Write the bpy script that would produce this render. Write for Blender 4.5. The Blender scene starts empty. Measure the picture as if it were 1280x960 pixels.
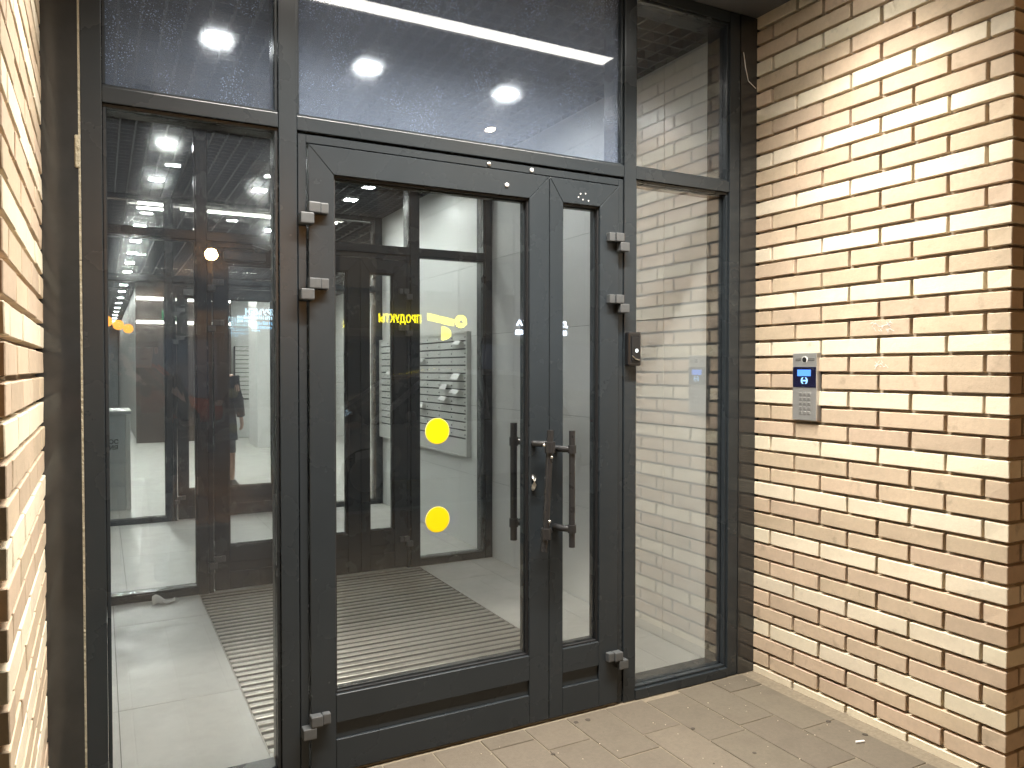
import bpy, bmesh, math, random
from mathutils import Vector, Matrix
R = math.radians
rnd = random.Random(7)
S = bpy.context.scene
C = S.collection

# ------------------------------------------------------------------ camera
cd = bpy.data.cameras.new('camera'); cam = bpy.data.objects.new('camera', cd); C.objects.link(cam)
cd.sensor_width = 36; cd.lens = 961.6/1280*36
cd.clip_start = 0.03; cd.clip_end = 2000
YAW, PIT = R(28.12), math.atan(19/961.6)
cam.location = (0, 0, 1.45)
cam.rotation_euler = (R(90)-PIT, 0, -YAW)
S.camera = cam

# ------------------------------------------------------------------ world (night sky), exposure
w = bpy.data.worlds.new('World'); S.world = w; w.use_nodes = True
nt = w.node_tree; nt.nodes.clear()
sky = nt.nodes.new('ShaderNodeTexSky'); sky.sky_type = 'NISHITA'; sky.sun_disc = False
sky.sun_elevation = R(-2); sky.sun_rotation = R(200)
bg = nt.nodes.new('ShaderNodeBackground'); bg.inputs['Strength'].default_value = 0.12
wo = nt.nodes.new('ShaderNodeOutputWorld')
nt.links.new(sky.outputs[0], bg.inputs[0]); nt.links.new(bg.outputs[0], wo.inputs[0])
S.view_settings.view_transform = 'Standard'; S.view_settings.look = 'None'
S.view_settings.exposure = 0.0; S.view_settings.gamma = 1.0
S.view_settings.use_curve_mapping = False
S.render.engine = 'CYCLES'
cy = S.cycles
cy.use_denoising = True
cy.max_bounces = 14; cy.diffuse_bounces = 5; cy.glossy_bounces = 6; cy.transmission_bounces = 8
cy.transparent_max_bounces = 48
cy.sample_clamp_indirect = 6.0; cy.sample_clamp_direct = 0.0
cy.caustics_reflective = False; cy.caustics_refractive = False
cy.blur_glossy = 0.3

# ------------------------------------------------------------------ main dimensions (metres)
YF = 2.695            # front of the entrance framing
DEPTH = 0.155         # depth of its profiles
YIN, YTH = 5.275, 7.95   # second and third glazed partitions
XL, XR = -0.151, 2.756   # inner faces of the two brick walls
ZC, ZS = 3.06, 3.11      # inner ceilings, porch soffit
LED_Y = 2.01

# ------------------------------------------------------------------ materials
MATS = {}
def N(nt, t, **kw):
    n = nt.nodes.new(t)
    for k, v in kw.items():
        if k in n.inputs.keys(): n.inputs[k].default_value = v
        else: setattr(n, k, v)
    return n
def principled(name, col, rough=0.5, metal=0.0, spec=0.5, coat=0.0, noise=None, bump=None, vary=0.0, roughvar=None, dirt=None):
    """noise=(scale, amount) colour mottling; bump=(scale,strength,dist); vary=per-object value change; dirt=(scale, lo, hi, colour, amount)"""
    m = bpy.data.materials.new(name); m.use_nodes = True; MATS[name] = m
    t = m.node_tree; b = t.nodes['Principled BSDF']
    b.inputs['Base Color'].default_value = (*col, 1); b.inputs['Roughness'].default_value = rough
    b.inputs['Metallic'].default_value = metal; b.inputs['Specular IOR Level'].default_value = spec
    b.inputs['Coat Weight'].default_value = coat; b.inputs['Coat Roughness'].default_value = 0.1
    L = t.links.new
    pos = N(t, 'ShaderNodeNewGeometry').outputs['Position']
    last = None
    if noise or vary or dirt:
        rgb = N(t, 'ShaderNodeRGB'); rgb.outputs[0].default_value = (*col, 1); last = rgb.outputs[0]
    if vary:
        oi = N(t, 'ShaderNodeObjectInfo')
        mr = N(t, 'ShaderNodeMapRange'); mr.inputs[3].default_value = 1-vary; mr.inputs[4].default_value = 1+vary
        L(oi.outputs['Random'], mr.inputs[0])
        hs = N(t, 'ShaderNodeHueSaturation'); L(last, hs.inputs['Color']); L(mr.outputs[0], hs.inputs['Value'])
        mr2 = N(t, 'ShaderNodeMapRange'); mr2.inputs[3].default_value = 0.494; mr2.inputs[4].default_value = 0.506
        mm = N(t, 'ShaderNodeMath', operation='FRACT'); mu = N(t, 'ShaderNodeMath', operation='MULTIPLY'); mu.inputs[1].default_value = 17.3
        L(oi.outputs['Random'], mu.inputs[0]); L(mu.outputs[0], mm.inputs[0]); L(mm.outputs[0], mr2.inputs[0]); L(mr2.outputs[0], hs.inputs['Hue'])
        last = hs.outputs[0]
    if noise:
        for sc, am in (noise if isinstance(noise, list) else [noise]):
            nz = N(t, 'ShaderNodeTexNoise', Scale=sc, Detail=6.0, Roughness=0.65); L(pos, nz.inputs['Vector'])
            mr = N(t, 'ShaderNodeMapRange'); mr.inputs[1].default_value = 0.25; mr.inputs[2].default_value = 0.75
            mr.inputs[3].default_value = 1-am; mr.inputs[4].default_value = 1+am
            L(nz.outputs[0], mr.inputs[0])
            hs = N(t, 'ShaderNodeHueSaturation'); L(last, hs.inputs['Color']); L(mr.outputs[0], hs.inputs['Value']); last = hs.outputs[0]
    if dirt:
        for sc, lo, hi, dc, am in (dirt if isinstance(dirt, list) else [dirt]):
            nz = N(t, 'ShaderNodeTexNoise', Scale=sc, Detail=4.0, Roughness=0.55); L(pos, nz.inputs['Vector'])
            mr = N(t, 'ShaderNodeMapRange'); mr.inputs[1].default_value = lo; mr.inputs[2].default_value = hi
            mr.inputs[3].default_value = 0; mr.inputs[4].default_value = am
            L(nz.outputs[0], mr.inputs[0])
            mx = N(t, 'ShaderNodeMix', data_type='RGBA'); L(mr.outputs[0], mx.inputs[0]); L(last, mx.inputs[6]); mx.inputs[7].default_value = (*dc, 1)
            last = mx.outputs[2]
    if last is not None: L(last, b.inputs['Base Color'])
    if roughvar:
        sc, lo, hi = roughvar
        nz = N(t, 'ShaderNodeTexNoise', Scale=sc, Detail=5.0); L(pos, nz.inputs['Vector'])
        mr = N(t, 'ShaderNodeMapRange'); mr.inputs[1].default_value = 0.3; mr.inputs[2].default_value = 0.7
        mr.inputs[3].default_value = lo; mr.inputs[4].default_value = hi
        L(nz.outputs[0], mr.inputs[0]); L(mr.outputs[0], b.inputs['Roughness'])
    if bump:
        prev = None
        for sc, st, di in (bump if isinstance(bump, list) else [bump]):
            nz = N(t, 'ShaderNodeTexNoise', Scale=sc, Detail=5.0, Roughness=0.6); L(pos, nz.inputs['Vector'])
            bp = N(t, 'ShaderNodeBump', Strength=st, Distance=di); L(nz.outputs[0], bp.inputs['Height'])
            if prev: L(prev, bp.inputs['Normal'])
            prev = bp.outputs[0]
        L(prev, b.inputs['Normal'])
    return m
def emit(name, col, strength):
    m = bpy.data.materials.new(name); m.use_nodes = True; MATS[name] = m
    t = m.node_tree; t.nodes.clear()
    e = N(t, 'ShaderNodeEmission'); e.inputs[0].default_value = (*col, 1); e.inputs[1].default_value = strength
    o = N(t, 'ShaderNodeOutputMaterial'); t.links.new(e.outputs[0], o.inputs[0])
    return m
def glass(name, r0=0.055, tint=(0.975, 0.985, 0.98), film=0.012, speck=0.0, smear=0.0, dust_haze_col=(.62, .64, .68), wave=.008, halo=0.0, zlo=None):
    """thin architectural glass: Schlick reflection over transparency, with a film of dust, tinted haze and specks"""
    m = bpy.data.materials.new(name); m.use_nodes = True; MATS[name] = m
    t = m.node_tree; t.nodes.clear(); L = t.links.new
    g = N(t, 'ShaderNodeNewGeometry')
    dp = N(t, 'ShaderNodeVectorMath', operation='DOT_PRODUCT'); L(g.outputs['Normal'], dp.inputs[0]); L(g.outputs['Incoming'], dp.inputs[1])
    ab = N(t, 'ShaderNodeMath', operation='ABSOLUTE'); L(dp.outputs['Value'], ab.inputs[0])
    om = N(t, 'ShaderNodeMath', operation='SUBTRACT'); om.inputs[0].default_value = 1; L(ab.outputs[0], om.inputs[1])
    pw = N(t, 'ShaderNodeMath', operation='POWER'); L(om.outputs[0], pw.inputs[0]); pw.inputs[1].default_value = 5
    ma = N(t, 'ShaderNodeMath', operation='MULTIPLY_ADD'); L(pw.outputs[0], ma.inputs[0]); ma.inputs[1].default_value = 1-r0; ma.inputs[2].default_value = r0
    tr = N(t, 'ShaderNodeBsdfTransparent'); tr.inputs[0].default_value = (*tint, 1)
    gl = N(t, 'ShaderNodeBsdfGlossy'); gl.inputs['Roughness'].default_value = 0.0; gl.inputs[0].default_value = (1, 1, 1, 1)
    # very slight waviness of float glass
    nz = N(t, 'ShaderNodeTexNoise', Scale=2.2, Detail=1.0); L(g.outputs['Position'], nz.inputs['Vector'])
    bp = N(t, 'ShaderNodeBump', Strength=wave, Distance=0.01); L(nz.outputs[0], bp.inputs['Height']); L(bp.outputs[0], gl.inputs['Normal'])
    mx = N(t, 'ShaderNodeMixShader'); L(ma.outputs[0], mx.inputs[0]); L(tr.outputs[0], mx.inputs[1]); L(gl.outputs[0], mx.inputs[2])
    df = N(t, 'ShaderNodeBsdfDiffuse'); df.inputs[0].default_value = (*dust_haze_col, 1)
    tl = N(t, 'ShaderNodeBsdfTranslucent'); tl.inputs[0].default_value = (*dust_haze_col, 1)
    dm = N(t, 'ShaderNodeMixShader'); dm.inputs[0].default_value = 0.4; L(df.outputs[0], dm.inputs[1]); L(tl.outputs[0], dm.inputs[2])
    fac = N(t, 'ShaderNodeMath', operation='ADD'); fac.inputs[0].default_value = film; fac.inputs[1].default_value = 0
    out = fac.outputs[0]
    if smear:
        n1 = N(t, 'ShaderNodeTexNoise', Scale=3.0, Detail=7.0, Roughness=0.7); L(g.outputs['Position'], n1.inputs['Vector'])
        r1 = N(t, 'ShaderNodeMapRange'); r1.inputs[1].default_value = 0.4; r1.inputs[2].default_value = 0.75; r1.inputs[3].default_value = 0; r1.inputs[4].default_value = smear
        L(n1.outputs[0], r1.inputs[0])
        a1 = N(t, 'ShaderNodeMath', operation='ADD'); L(out, a1.inputs[0]); L(r1.outputs[0], a1.inputs[1]); out = a1.outputs[0]
    if speck:
        for sc, rad in ((130, 0.26), (60, 0.16)):
            v = N(t, 'ShaderNodeTexVoronoi', Scale=sc); L(g.outputs['Position'], v.inputs['Vector'])
            lt = N(t, 'ShaderNodeMapRange'); lt.inputs[1].default_value = rad; lt.inputs[2].default_value = rad*0.6; lt.inputs[3].default_value = 0; lt.inputs[4].default_value = speck
            L(v.outputs['Distance'], lt.inputs[0])
            n2 = N(t, 'ShaderNodeTexNoise', Scale=5.0, Detail=5.0, Roughness=0.7); L(g.outputs['Position'], n2.inputs['Vector'])
            r2 = N(t, 'ShaderNodeMapRange'); r2.inputs[1].default_value = 0.46; r2.inputs[2].default_value = 0.66; L(n2.outputs[0], r2.inputs[0])
            mu = N(t, 'ShaderNodeMath', operation='MULTIPLY'); L(lt.outputs[0], mu.inputs[0]); L(r2.outputs[0], mu.inputs[1])
            if zlo:
                sp_ = N(t, 'ShaderNodeSeparateXYZ'); L(g.outputs['Position'], sp_.inputs[0])
                zr = N(t, 'ShaderNodeMapRange'); zr.inputs[1].default_value = zlo; zr.inputs[2].default_value = zlo+.5; L(sp_.outputs['Z'], zr.inputs[0])
                mz = N(t, 'ShaderNodeMath', operation='MULTIPLY'); L(mu.outputs[0], mz.inputs[0]); L(zr.outputs[0], mz.inputs[1]); mu = mz
            a2 = N(t, 'ShaderNodeMath', operation='ADD'); L(out, a2.inputs[0]); L(mu.outputs[0], a2.inputs[1]); out = a2.outputs[0]
    m2 = N(t, 'ShaderNodeMixShader'); L(out, m2.inputs[0]); L(mx.outputs[0], m2.inputs[1]); L(dm.outputs[0], m2.inputs[2])
    last = m2.outputs[0]
    if halo:      # forward scatter of the dust film: soft glow round lamps
        for ior in (1.022, 0.978):
            rf = N(t, 'ShaderNodeBsdfRefraction'); rf.inputs['Roughness'].default_value = 0.9; rf.inputs['IOR'].default_value = ior
            m3 = N(t, 'ShaderNodeMixShader'); m3.inputs[0].default_value = halo/2; L(last, m3.inputs[1]); L(rf.outputs[0], m3.inputs[2]); last = m3.outputs[0]
    o = N(t, 'ShaderNodeOutputMaterial'); L(last, o.inputs[0])
    return m

STAIN = (0.10, 0.07, 0.045)
M_CREAM = principled('cream_brick', (0.78, 0.685, 0.52), 0.8, vary=0.05, noise=[(9, .06), (60, .05)], bump=[(90, .25, .004), (420, .25, .002)],
                     dirt=[(14, .66, .8, STAIN, .35)])
M_TAN = principled('tan_brick', (0.575, 0.45, 0.32), 0.8, vary=0.10, noise=[(9, .09), (60, .07)], bump=[(90, .25, .004), (420, .25, .002)],
                   dirt=[(14, .64, .8, STAIN, .4)])
M_MORTAR = principled('mortar', (0.34, 0.29, 0.225), 0.95, noise=(40, .15), bump=(160, .5, .004))
M_FRAME = principled('grey_powder_coat', (0.026, 0.032, 0.037), 0.27, spec=0.36, noise=(3, .08), roughvar=(4, .25, .29))
M_PANEL = principled('glossy_dark_panel', (0.034, 0.035, 0.035), 0.14, noise=(5, .25), roughvar=(7, .06, .13), spec=0.6)
M_RUBBER = principled('black_gasket', (0.012, 0.012, 0.013), 0.55)
M_STEEL = principled('stainless_steel', (0.62, 0.61, 0.58), 0.32, metal=1.0, bump=(300, .1, .0005))
M_DARKSTEEL = principled('dark_bronze_steel', (0.022, 0.022, 0.023), 0.36, metal=0.0, roughvar=(30, .25, .42))
M_HINGE = principled('hinge_grey', (0.08, 0.085, 0.088), 0.38, noise=(60, .15), roughvar=(40, .3, .5))
M_SEAL = principled('foam_sealant', (0.42, 0.38, 0.28), 0.9, noise=(60, .3), bump=(80, 1, .01))
M_WALLP = principled('pale_porcelain_panel', (0.74, 0.74, 0.72), 0.34, noise=[(1.6, .03), (30, .015)], vary=0.015)
M_WALLJ = principled('panel_joint', (0.2, 0.2, 0.19), 0.8)
M_TILE = principled('grey_floor_tile', (0.46, 0.45, 0.42), 0.42, noise=[(2.5, .06), (20, .05), (120, .03)], vary=0.03, roughvar=(6, .3, .5),
                    dirt=[(5, .6, .78, (.2, .18, .15), .3), (34, .73, .78, (.06, .05, .04), .7)])
M_GROUT = principled('dark_grout', (0.14, 0.135, 0.125), 0.9)
M_PAVER = principled('concrete_paver', (0.128, 0.107, 0.079), 0.85, vary=0.09, noise=[(7, .14), (60, .12), (300, .12)], bump=[(60, .3, .004), (350, .5, .003)],
                     dirt=[(7, .52, .70, (.075, .06, .045), .42), (38, .70, .76, (.04, .03, .025), .8)])
M_PJOINT = principled('paver_joint_sand', (0.21, 0.175, 0.125), 0.95, noise=(60, .25), bump=(200, .6, .004))
M_ASPH = principled('asphalt', (0.045, 0.045, 0.047), 0.7, noise=[(3, .2), (90, .3)], bump=(150, .5, .006), roughvar=(1.2, .35, .8))
M_KERB = principled('kerb_concrete', (0.30, 0.29, 0.27), 0.85, noise=(20, .15))
M_ALU = principled('mat_aluminium', (0.43, 0.41, 0.37), 0.38, metal=0.7, noise=(30, .15), roughvar=(25, .3, .5))
M_MATR = principled('mat_insert', (0.085, 0.08, 0.073), 0.95, noise=(60, .2), bump=(400, .8, .003))
M_MATB = principled('mat_pit', (0.02, 0.018, 0.016), 0.95)
M_GRID = principled('ceiling_grid_grey', (0.075, 0.08, 0.09), 0.5)
M_PLEN = principled('black_plenum', (0.03, 0.032, 0.036), 0.9)
M_SOFF = principled('dark_soffit', (0.10, 0.105, 0.115), 0.5, noise=(4, .1))
M_LAMPF = principled('lamp_frame_white', (0.7, 0.7, 0.7), 0.4)
M_BLACK = principled('black_plastic', (0.012, 0.012, 0.013), 0.32)
M_BLACKM = principled('black_matt', (0.008, 0.008, 0.009), 0.6)
M_YEL = principled('yellow_vinyl', (0.85, 0.60, 0.0), 0.4)
M_YEL2 = principled('yellow_vinyl_border', (0.88, 0.78, 0.30), 0.45)
M_MBOX = principled('white_mailbox_paint', (0.66, 0.66, 0.63), 0.4, vary=0.03)
M_MBACK = principled('mailbox_gap', (0.05, 0.05, 0.05), 0.7)
M_PAPER = principled('white_paper', (0.8, 0.79, 0.77), 0.7)
M_BROWN = principled('dark_brown_cladding', (0.045, 0.033, 0.028), 0.4, noise=(3, .2))
M_DESK = principled('pale_desk_laminate', (0.50, 0.53, 0.54), 0.3)
M_ALUP = principled('intercom_aluminium', (0.56, 0.55, 0.53), 0.38, metal=0.7, bump=(500, .1, .0004))
M_KEY = principled('intercom_key', (0.48, 0.47, 0.45), 0.35, metal=0.7)
M_KEYP = principled('key_print', (0.12, 0.12, 0.12), 0.5)
M_SCRB = principled('intercom_display_black', (0.008, 0.008, 0.03), 0.12)
M_SKIN = principled('skin', (0.58, 0.36, 0.27), 0.5)
M_SKIN2 = principled('pale_pink_skin', (0.80, 0.56, 0.50), 0.5)
M_COAT = principled('dark_navy_coat', (0.018, 0.02, 0.028), 0.7, noise=(20, .2))
M_SKIRT = principled('grey_skirt', (0.10, 0.10, 0.10), 0.8)
M_SHOE = principled('black_shoe', (0.02, 0.02, 0.02), 0.4)
M_HAIR = principled('greying_hair', (0.45, 0.41, 0.36), 0.6, noise=(60, .3))
M_PUFF = principled('black_puffer', (0.02, 0.02, 0.024), 0.22, bump=[(14, .6, .03), (60, .3, .01)])
M_JEAN = principled('dark_jeans', (0.03, 0.035, 0.05), 0.8)
M_CARW = principled('silver_white_car_paint', (0.72, 0.75, 0.80), 0.18, coat=0.8)
M_CARR = principled('red_orange_car_paint', (0.55, 0.09, 0.03), 0.2, coat=0.8)
M_CARD = principled('dark_car_paint', (0.02, 0.022, 0.028), 0.15, coat=0.8)
M_CARG = principled('car_glass', (0.01, 0.012, 0.014), 0.05, spec=0.8)
M_TYRE = principled('tyre', (0.018, 0.018, 0.018), 0.8)
M_RIM = principled('wheel_rim', (0.5, 0.5, 0.52), 0.3, metal=0.8)
M_TAIL = principled('tail_lamp_red', (0.35, 0.02, 0.015), 0.15)
M_HEADL = principled('headlamp_clear', (0.7, 0.72, 0.75), 0.1)
M_FACADE = principled('grey_render', (0.22, 0.21, 0.2), 0.85, noise=(1, .1))
M_BRICKF = principled('brown_render', (0.11, 0.095, 0.088), 0.85, noise=(1, .12))
M_WFRAME = principled('window_frame_dark', (0.03, 0.03, 0.03), 0.5)
M_POLE = principled('lamp_pole_grey', (0.12, 0.12, 0.12), 0.5)
LEDCOL = (1.0, 0.95, 0.87)
E_LED = emit('led_strip_light', LEDCOL, 22)
E_DOWN = emit('downlight_light', (0.95, 0.98, 1.0), 140)
E_DOWN2 = emit('lobby_downlight_light', (0.96, 1.0, 0.97), 270)
E_DOWN3 = emit('hall_downlight_light', (0.97, 1.0, 0.96), 760)
E_COVE = emit('cove_led', (1.0, 0.97, 0.90), 22)
E_SCR = emit('intercom_screen_blue', (0.10, 0.30, 1.0), 2.0)
E_SCR2 = emit('intercom_icon_blue', (0.32, 0.62, 1.0), 2.2)
E_EXIT = emit('exit_sign_green', (0.02, 0.35, 0.14), 1.0)
E_EXITW = emit('exit_sign_white', (0.8, 1.0, 0.9), 1.5)
E_GLOBE = emit('orange_globe', (1.0, 0.38, 0.05), 2.6)
E_STREET = emit('street_lantern', (1.0, 0.46, 0.13), 1300)
E_STREETC = emit('street_lantern_pale', (1.0, 0.72, 0.42), 1500)
E_SIGNY = emit('yellow_sign_light', (1.0, 0.86, 0.01), 11)
E_SIGNB = emit('blue_white_sign_light', (0.55, 0.82, 1.0), 9)
E_SIGNC = emit('cyan_sign_light', (0.22, 0.62, 1.0), 6)
E_SIGNW = emit('white_sign_light', (0.72, 0.82, 1.0), 26)
E_SHOP = emit('shop_window_light', (0.62, 0.72, 1.0), 0.12)
E_FLAT = emit('flat_window_light', (1.0, 0.7, 0.4), 0.12)
E_READ = emit('reader_led', (0.95, 1.0, 1.0), 2.5)
G_DOOR = glass('door_glass', 0.065, film=0.006, wave=0)
G_SIDE = glass('side_glass', 0.125, film=0.008, smear=0.008)
G_DUST_HAZE = glass('dusty_hazy_glass', 0.05, film=0.21, smear=0.07, speck=0.3, dust_haze_col=(.44, .53, .70), halo=.05)  # thick blue film: real dust, plus lens haze put into its colour
G_LDUST = glass('speckled_glass', 0.065, film=0.02, smear=0.02, speck=0.35, dust_haze_col=(.48, .54, .64), halo=.03, zlo=1.7)
G_DUSTL = glass('spotted_glass', 0.05, film=0.10, smear=0.12, speck=0.7, dust_haze_col=(.44, .53, .70), halo=.05)  # dust film and spots; the bluish tint also stands in for lens haze
G_RDUST = glass('right_upper_glass', 0.12, film=0.012, smear=0.012)
G_INNER = glass('inner_glass', 0.045, film=0.003)

# ------------------------------------------------------------------ mesh helpers
class MB:
    def __init__(s): s.v = []; s.f = []; s.smooth = []
    def add(s, vs, fs, smooth=False):
        n = len(s.v); s.v += [tuple(v) for v in vs]
        s.f += [tuple(i+n for i in f) for f in fs]; s.smooth += [smooth]*len(fs)
    def box(s, x0, x1, y0, y1, z0, z1):
        x0, x1 = min(x0, x1), max(x0, x1); y0, y1 = min(y0, y1), max(y0, y1); z0, z1 = min(z0, z1), max(z0, z1)
        s.add([(x0,y0,z0),(x1,y0,z0),(x1,y1,z0),(x0,y1,z0),(x0,y0,z1),(x1,y0,z1),(x1,y1,z1),(x0,y1,z1)],
              [(0,3,2,1),(4,5,6,7),(0,1,5,4),(1,2,6,5),(2,3,7,6),(3,0,4,7)])
        return s
    def prism(s, poly, y0, y1):
        """poly in (x,z), extruded along y"""
        n = len(poly)
        s.add([(x,y0,z) for x,z in poly]+[(x,y1,z) for x,z in poly],
              [tuple(range(n))[::-1], tuple(range(n, 2*n))]+[(i,(i+1)%n,(i+1)%n+n,i+n) for i in range(n)])
        return s
    def tube(s, pts, rad, n=12, caps=True):
        pts = [Vector(p) for p in pts]; rads = rad if isinstance(rad, (list, tuple)) else [rad]*len(pts)
        rings = []
        up = Vector((0.13, 0.27, 1)).normalized()
        for i, p in enumerate(pts):
            d = (pts[min(i+1, len(pts)-1)]-pts[max(i-1, 0)]).normalized()
            a = d.cross(up)
            if a.length < 0.2: a = d.cross(Vector((1, 0.2, 0)))
            a.normalize(); b = d.cross(a)
            rings.append([p+(a*math.cos(2*math.pi*k/n)+b*math.sin(2*math.pi*k/n))*rads[i] for k in range(n)])
        vs = [v for r in rings for v in r]; fs = []
        for i in range(len(pts)-1):
            for k in range(n):
                fs.append((i*n+k, i*n+(k+1)%n, (i+1)*n+(k+1)%n, (i+1)*n+k))
        s.add(vs, fs, True)
        if caps:
            s.add(rings[0], [tuple(range(n))[::-1]]); s.add(rings[-1], [tuple(range(n))])
        return s
    def loft(s, rings, caps=True, smooth=True):
        n = len(rings[0]); vs = [v for r in rings for v in r]; fs = []
        for i in range(len(rings)-1):
            for k in range(n):
                fs.append((i*n+k, i*n+(k+1)%n, (i+1)*n+(k+1)%n, (i+1)*n+k))
        s.add(vs, fs, smooth)
        if caps:
            s.add(rings[0], [tuple(range(n))[::-1]]); s.add(rings[-1], [tuple(range(n))])
        return s
    def ball(s, c, r, n=14, m=8):
        rx, ry, rz = r if isinstance(r, (tuple, list)) else (r, r, r)
        rings = []
        for i in range(1, m):
            a = math.pi*i/m
            rings.append([(c[0]+rx*math.sin(a)*math.cos(2*math.pi*k/n), c[1]+ry*math.sin(a)*math.sin(2*math.pi*k/n), c[2]-rz*math.cos(a)) for k in range(n)])
        s.loft(rings, True, True); return s
    def mesh(s, name, mat, org=(0,0,0), bevel=0.0, seg=1):
        me = bpy.data.meshes.new(name)
        o = Vector(org)
        me.from_pydata([tuple(Vector(v)-o) for v in s.v], [], s.f)
        for p, sm in zip(me.polygons, s.smooth): p.use_smooth = sm
        bm = bmesh.new(); bm.from_mesh(me)
        bmesh.ops.recalc_face_normals(bm, faces=bm.faces)
        if bevel > 0:
            ed = [e for e in bm.edges if len(e.link_faces) == 2 and e.calc_face_angle(0) > 0.6]
            bmesh.ops.bevel(bm, geom=ed, offset=bevel, segments=seg, affect='EDGES', profile=0.6)
        bm.to_mesh(me); bm.free()
        if mat: me.materials.append(mat)
        return me
    def build(s, name, mat, parent=None, bevel=0.0, seg=1, label=None):
        org = root_loc(parent)
        ob = bpy.data.objects.new(name, s.mesh(name, mat, org, bevel, seg)); C.objects.link(ob)
        ob.parent = parent
        if label: ob['label'] = label
        return ob
def root_loc(p):
    if p is None: return (0, 0, 0)
    while p.parent: p = p.parent
    return tuple(p.location)
def tag(o, label=None, cat=None, group=None, kind=None):
    if label: o['label'] = label
    if cat: o['category'] = cat
    if group: o['group'] = group
    if kind: o['kind'] = kind
    return o
def thing(name, loc, label, cat, group=None):
    o = bpy.data.objects.new(name, None); C.objects.link(o); o.location = loc; o.empty_display_size = 0.1
    return tag(o, label, cat, group)
def solo(name, mb, mat, loc, label, cat, group=None, bevel=0, seg=1):
    """a thing that is one mesh, vertices given in world space"""
    ob = bpy.data.objects.new(name, mb.mesh(name, mat, loc, bevel, seg)); C.objects.link(ob); ob.location = loc
    return tag(ob, label, cat, group)
def instance(name, me, parent, loc):
    ob = bpy.data.objects.new(name, me); C.objects.link(ob); ob.parent = parent
    r = root_loc(parent); ob.location = (loc[0]-r[0], loc[1]-r[1], loc[2]-r[2]); return ob
def copy_tree(o, parent=None):
    c = o.copy(); C.objects.link(c); c.parent = parent
    for ch in list(o.children): copy_tree(ch, c)
    return c
def structure(name, mb, mat, label, bevel=0):
    return tag(mb.build(name, mat, None, bevel), label, None, None, 'structure')
def box(*a): return MB().box(*a)
def text_mesh(s, size, depth=0.01, align='CENTER', space=1.0, bold=0.0):
    cu = bpy.data.curves.new('lettering', 'FONT'); cu.body = s; cu.size = size; cu.extrude = depth/2
    cu.align_x = align; cu.align_y = 'CENTER'; cu.space_character = space; cu.offset = bold; cu.resolution_u = 3
    o = bpy.data.objects.new('lettering', cu); C.objects.link(o)
    dg = bpy.context.evaluated_depsgraph_get(); dg.update()
    me = bpy.data.meshes.new_from_object(o.evaluated_get(dg))
    bpy.data.objects.remove(o); bpy.data.curves.remove(cu); me.name = 'lettering'
    return me
def text_part(name, s, size, mat, parent, loc, axes, depth=0.01, space=1.0, bold=0.0, width=None, tilt=0):
    """axes=(xdir, ydir) in world"""
    me = text_mesh(s, size, depth, 'CENTER', space, bold)
    if width and len(me.vertices):
        xs = [v.co.x for v in me.vertices]; k = width/(max(xs)-min(xs)); cx = (max(xs)+min(xs))/2
        for v in me.vertices: v.co.x = (v.co.x-cx)*k
    x = Vector(axes[0]); y = Vector(axes[1]); z = x.cross(y)
    rot = Matrix((x, y, z)).transposed().to_4x4() @ Matrix.Rotation(tilt, 4, 'Z')
    r = Vector(root_loc(parent))
    me.transform(Matrix.Translation(Vector(loc)-r) @ rot)
    me.materials.clear(); me.materials.append(mat)
    ob = bpy.data.objects.new(name, me); C.objects.link(ob); ob.parent = parent
    return ob

# ------------------------------------------------------------------ pavement, road, ground
structure('ground', box(-400, 400, -400, 400, -0.6, -0.20), M_ASPH, 'dark ground stretching away round the building')
structure('road', box(-60, 60, -22, -2.2, -0.19, -0.12), M_ASPH, 'asphalt street in front of the entrance')
structure('kerb', box(-60, 60, -2.2, -2.05, -0.19, 0.0), M_KERB, 'concrete kerb along the street edge', 0.01)
pav = structure('pavement', box(-60, 60, -2.05, YF+0.02, -0.19, -0.0035), M_PJOINT, 'brown concrete paver pavement in the entrance porch')
pitch = 0.1977; x0 = 1.0915-7*pitch
for c in range(0, 15):
    xa = x0+c*pitch
    if xa > XR: break
    off = {6: 2.29, 8: 2.59, 9: 2.49, 10: 2.31, 11: 2.42, 12: 2.26}.get(c, 2.2+rnd.random()*.4)
    ys = sorted([off-k*0.4 for k in range(-1, 6)])
    for a, b in zip(ys, ys[1:]):
        a2, b2 = max(a, 0.7), min(b, YF-0.012)
        xb = min(xa+pitch, XR-.004)
        if b2-a2 < 0.03 or xb-max(xa, XL) < .03: continue
        g = 0.0028
        h = rnd.uniform(-0.0008, 0.0015)
        box(max(xa+g, XL+.004), xb-g, a2+g, b2-g, -0.06, h).build('paver', M_PAVER, pav, 0.002)
# plain paving slabs nearer the street
structure('paving_slabs', box(-60, 60, -2.04, 0.69, -0.1, -0.006), M_PAVER, 'plain paving towards the kerb')

# ------------------------------------------------------------------ brick walls
COURSE = 0.0735; BH = 0.0610; BT = 0.0125
brick_cache = {}
def brick_mesh(lx, ly, mat):
    """chamfered, slightly uneven brick, origin at its corner"""
    key = (round(lx, 3), round(ly, 3), mat.name, rnd.randrange(5))
    if key in brick_cache: return brick_cache[key]
    j = lambda a: rnd.uniform(-a, a)
    b = MB().box(0, lx, 0, ly, 0, BH)
    b.v = [(x+j(.0012), y+j(.0012), z+j(.0012)) for x, y, z in b.v]
    me = b.mesh('brick', mat, (0,0,0), 0.0022, 1)
    brick_cache[key] = me; return me
def courses():
    for n in range(-9, 34):
        zb = 2.393-n*COURSE
        yield n, zb, (M_CREAM if n % 3 == 0 else M_TAN)
PROUD = 0.023
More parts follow.
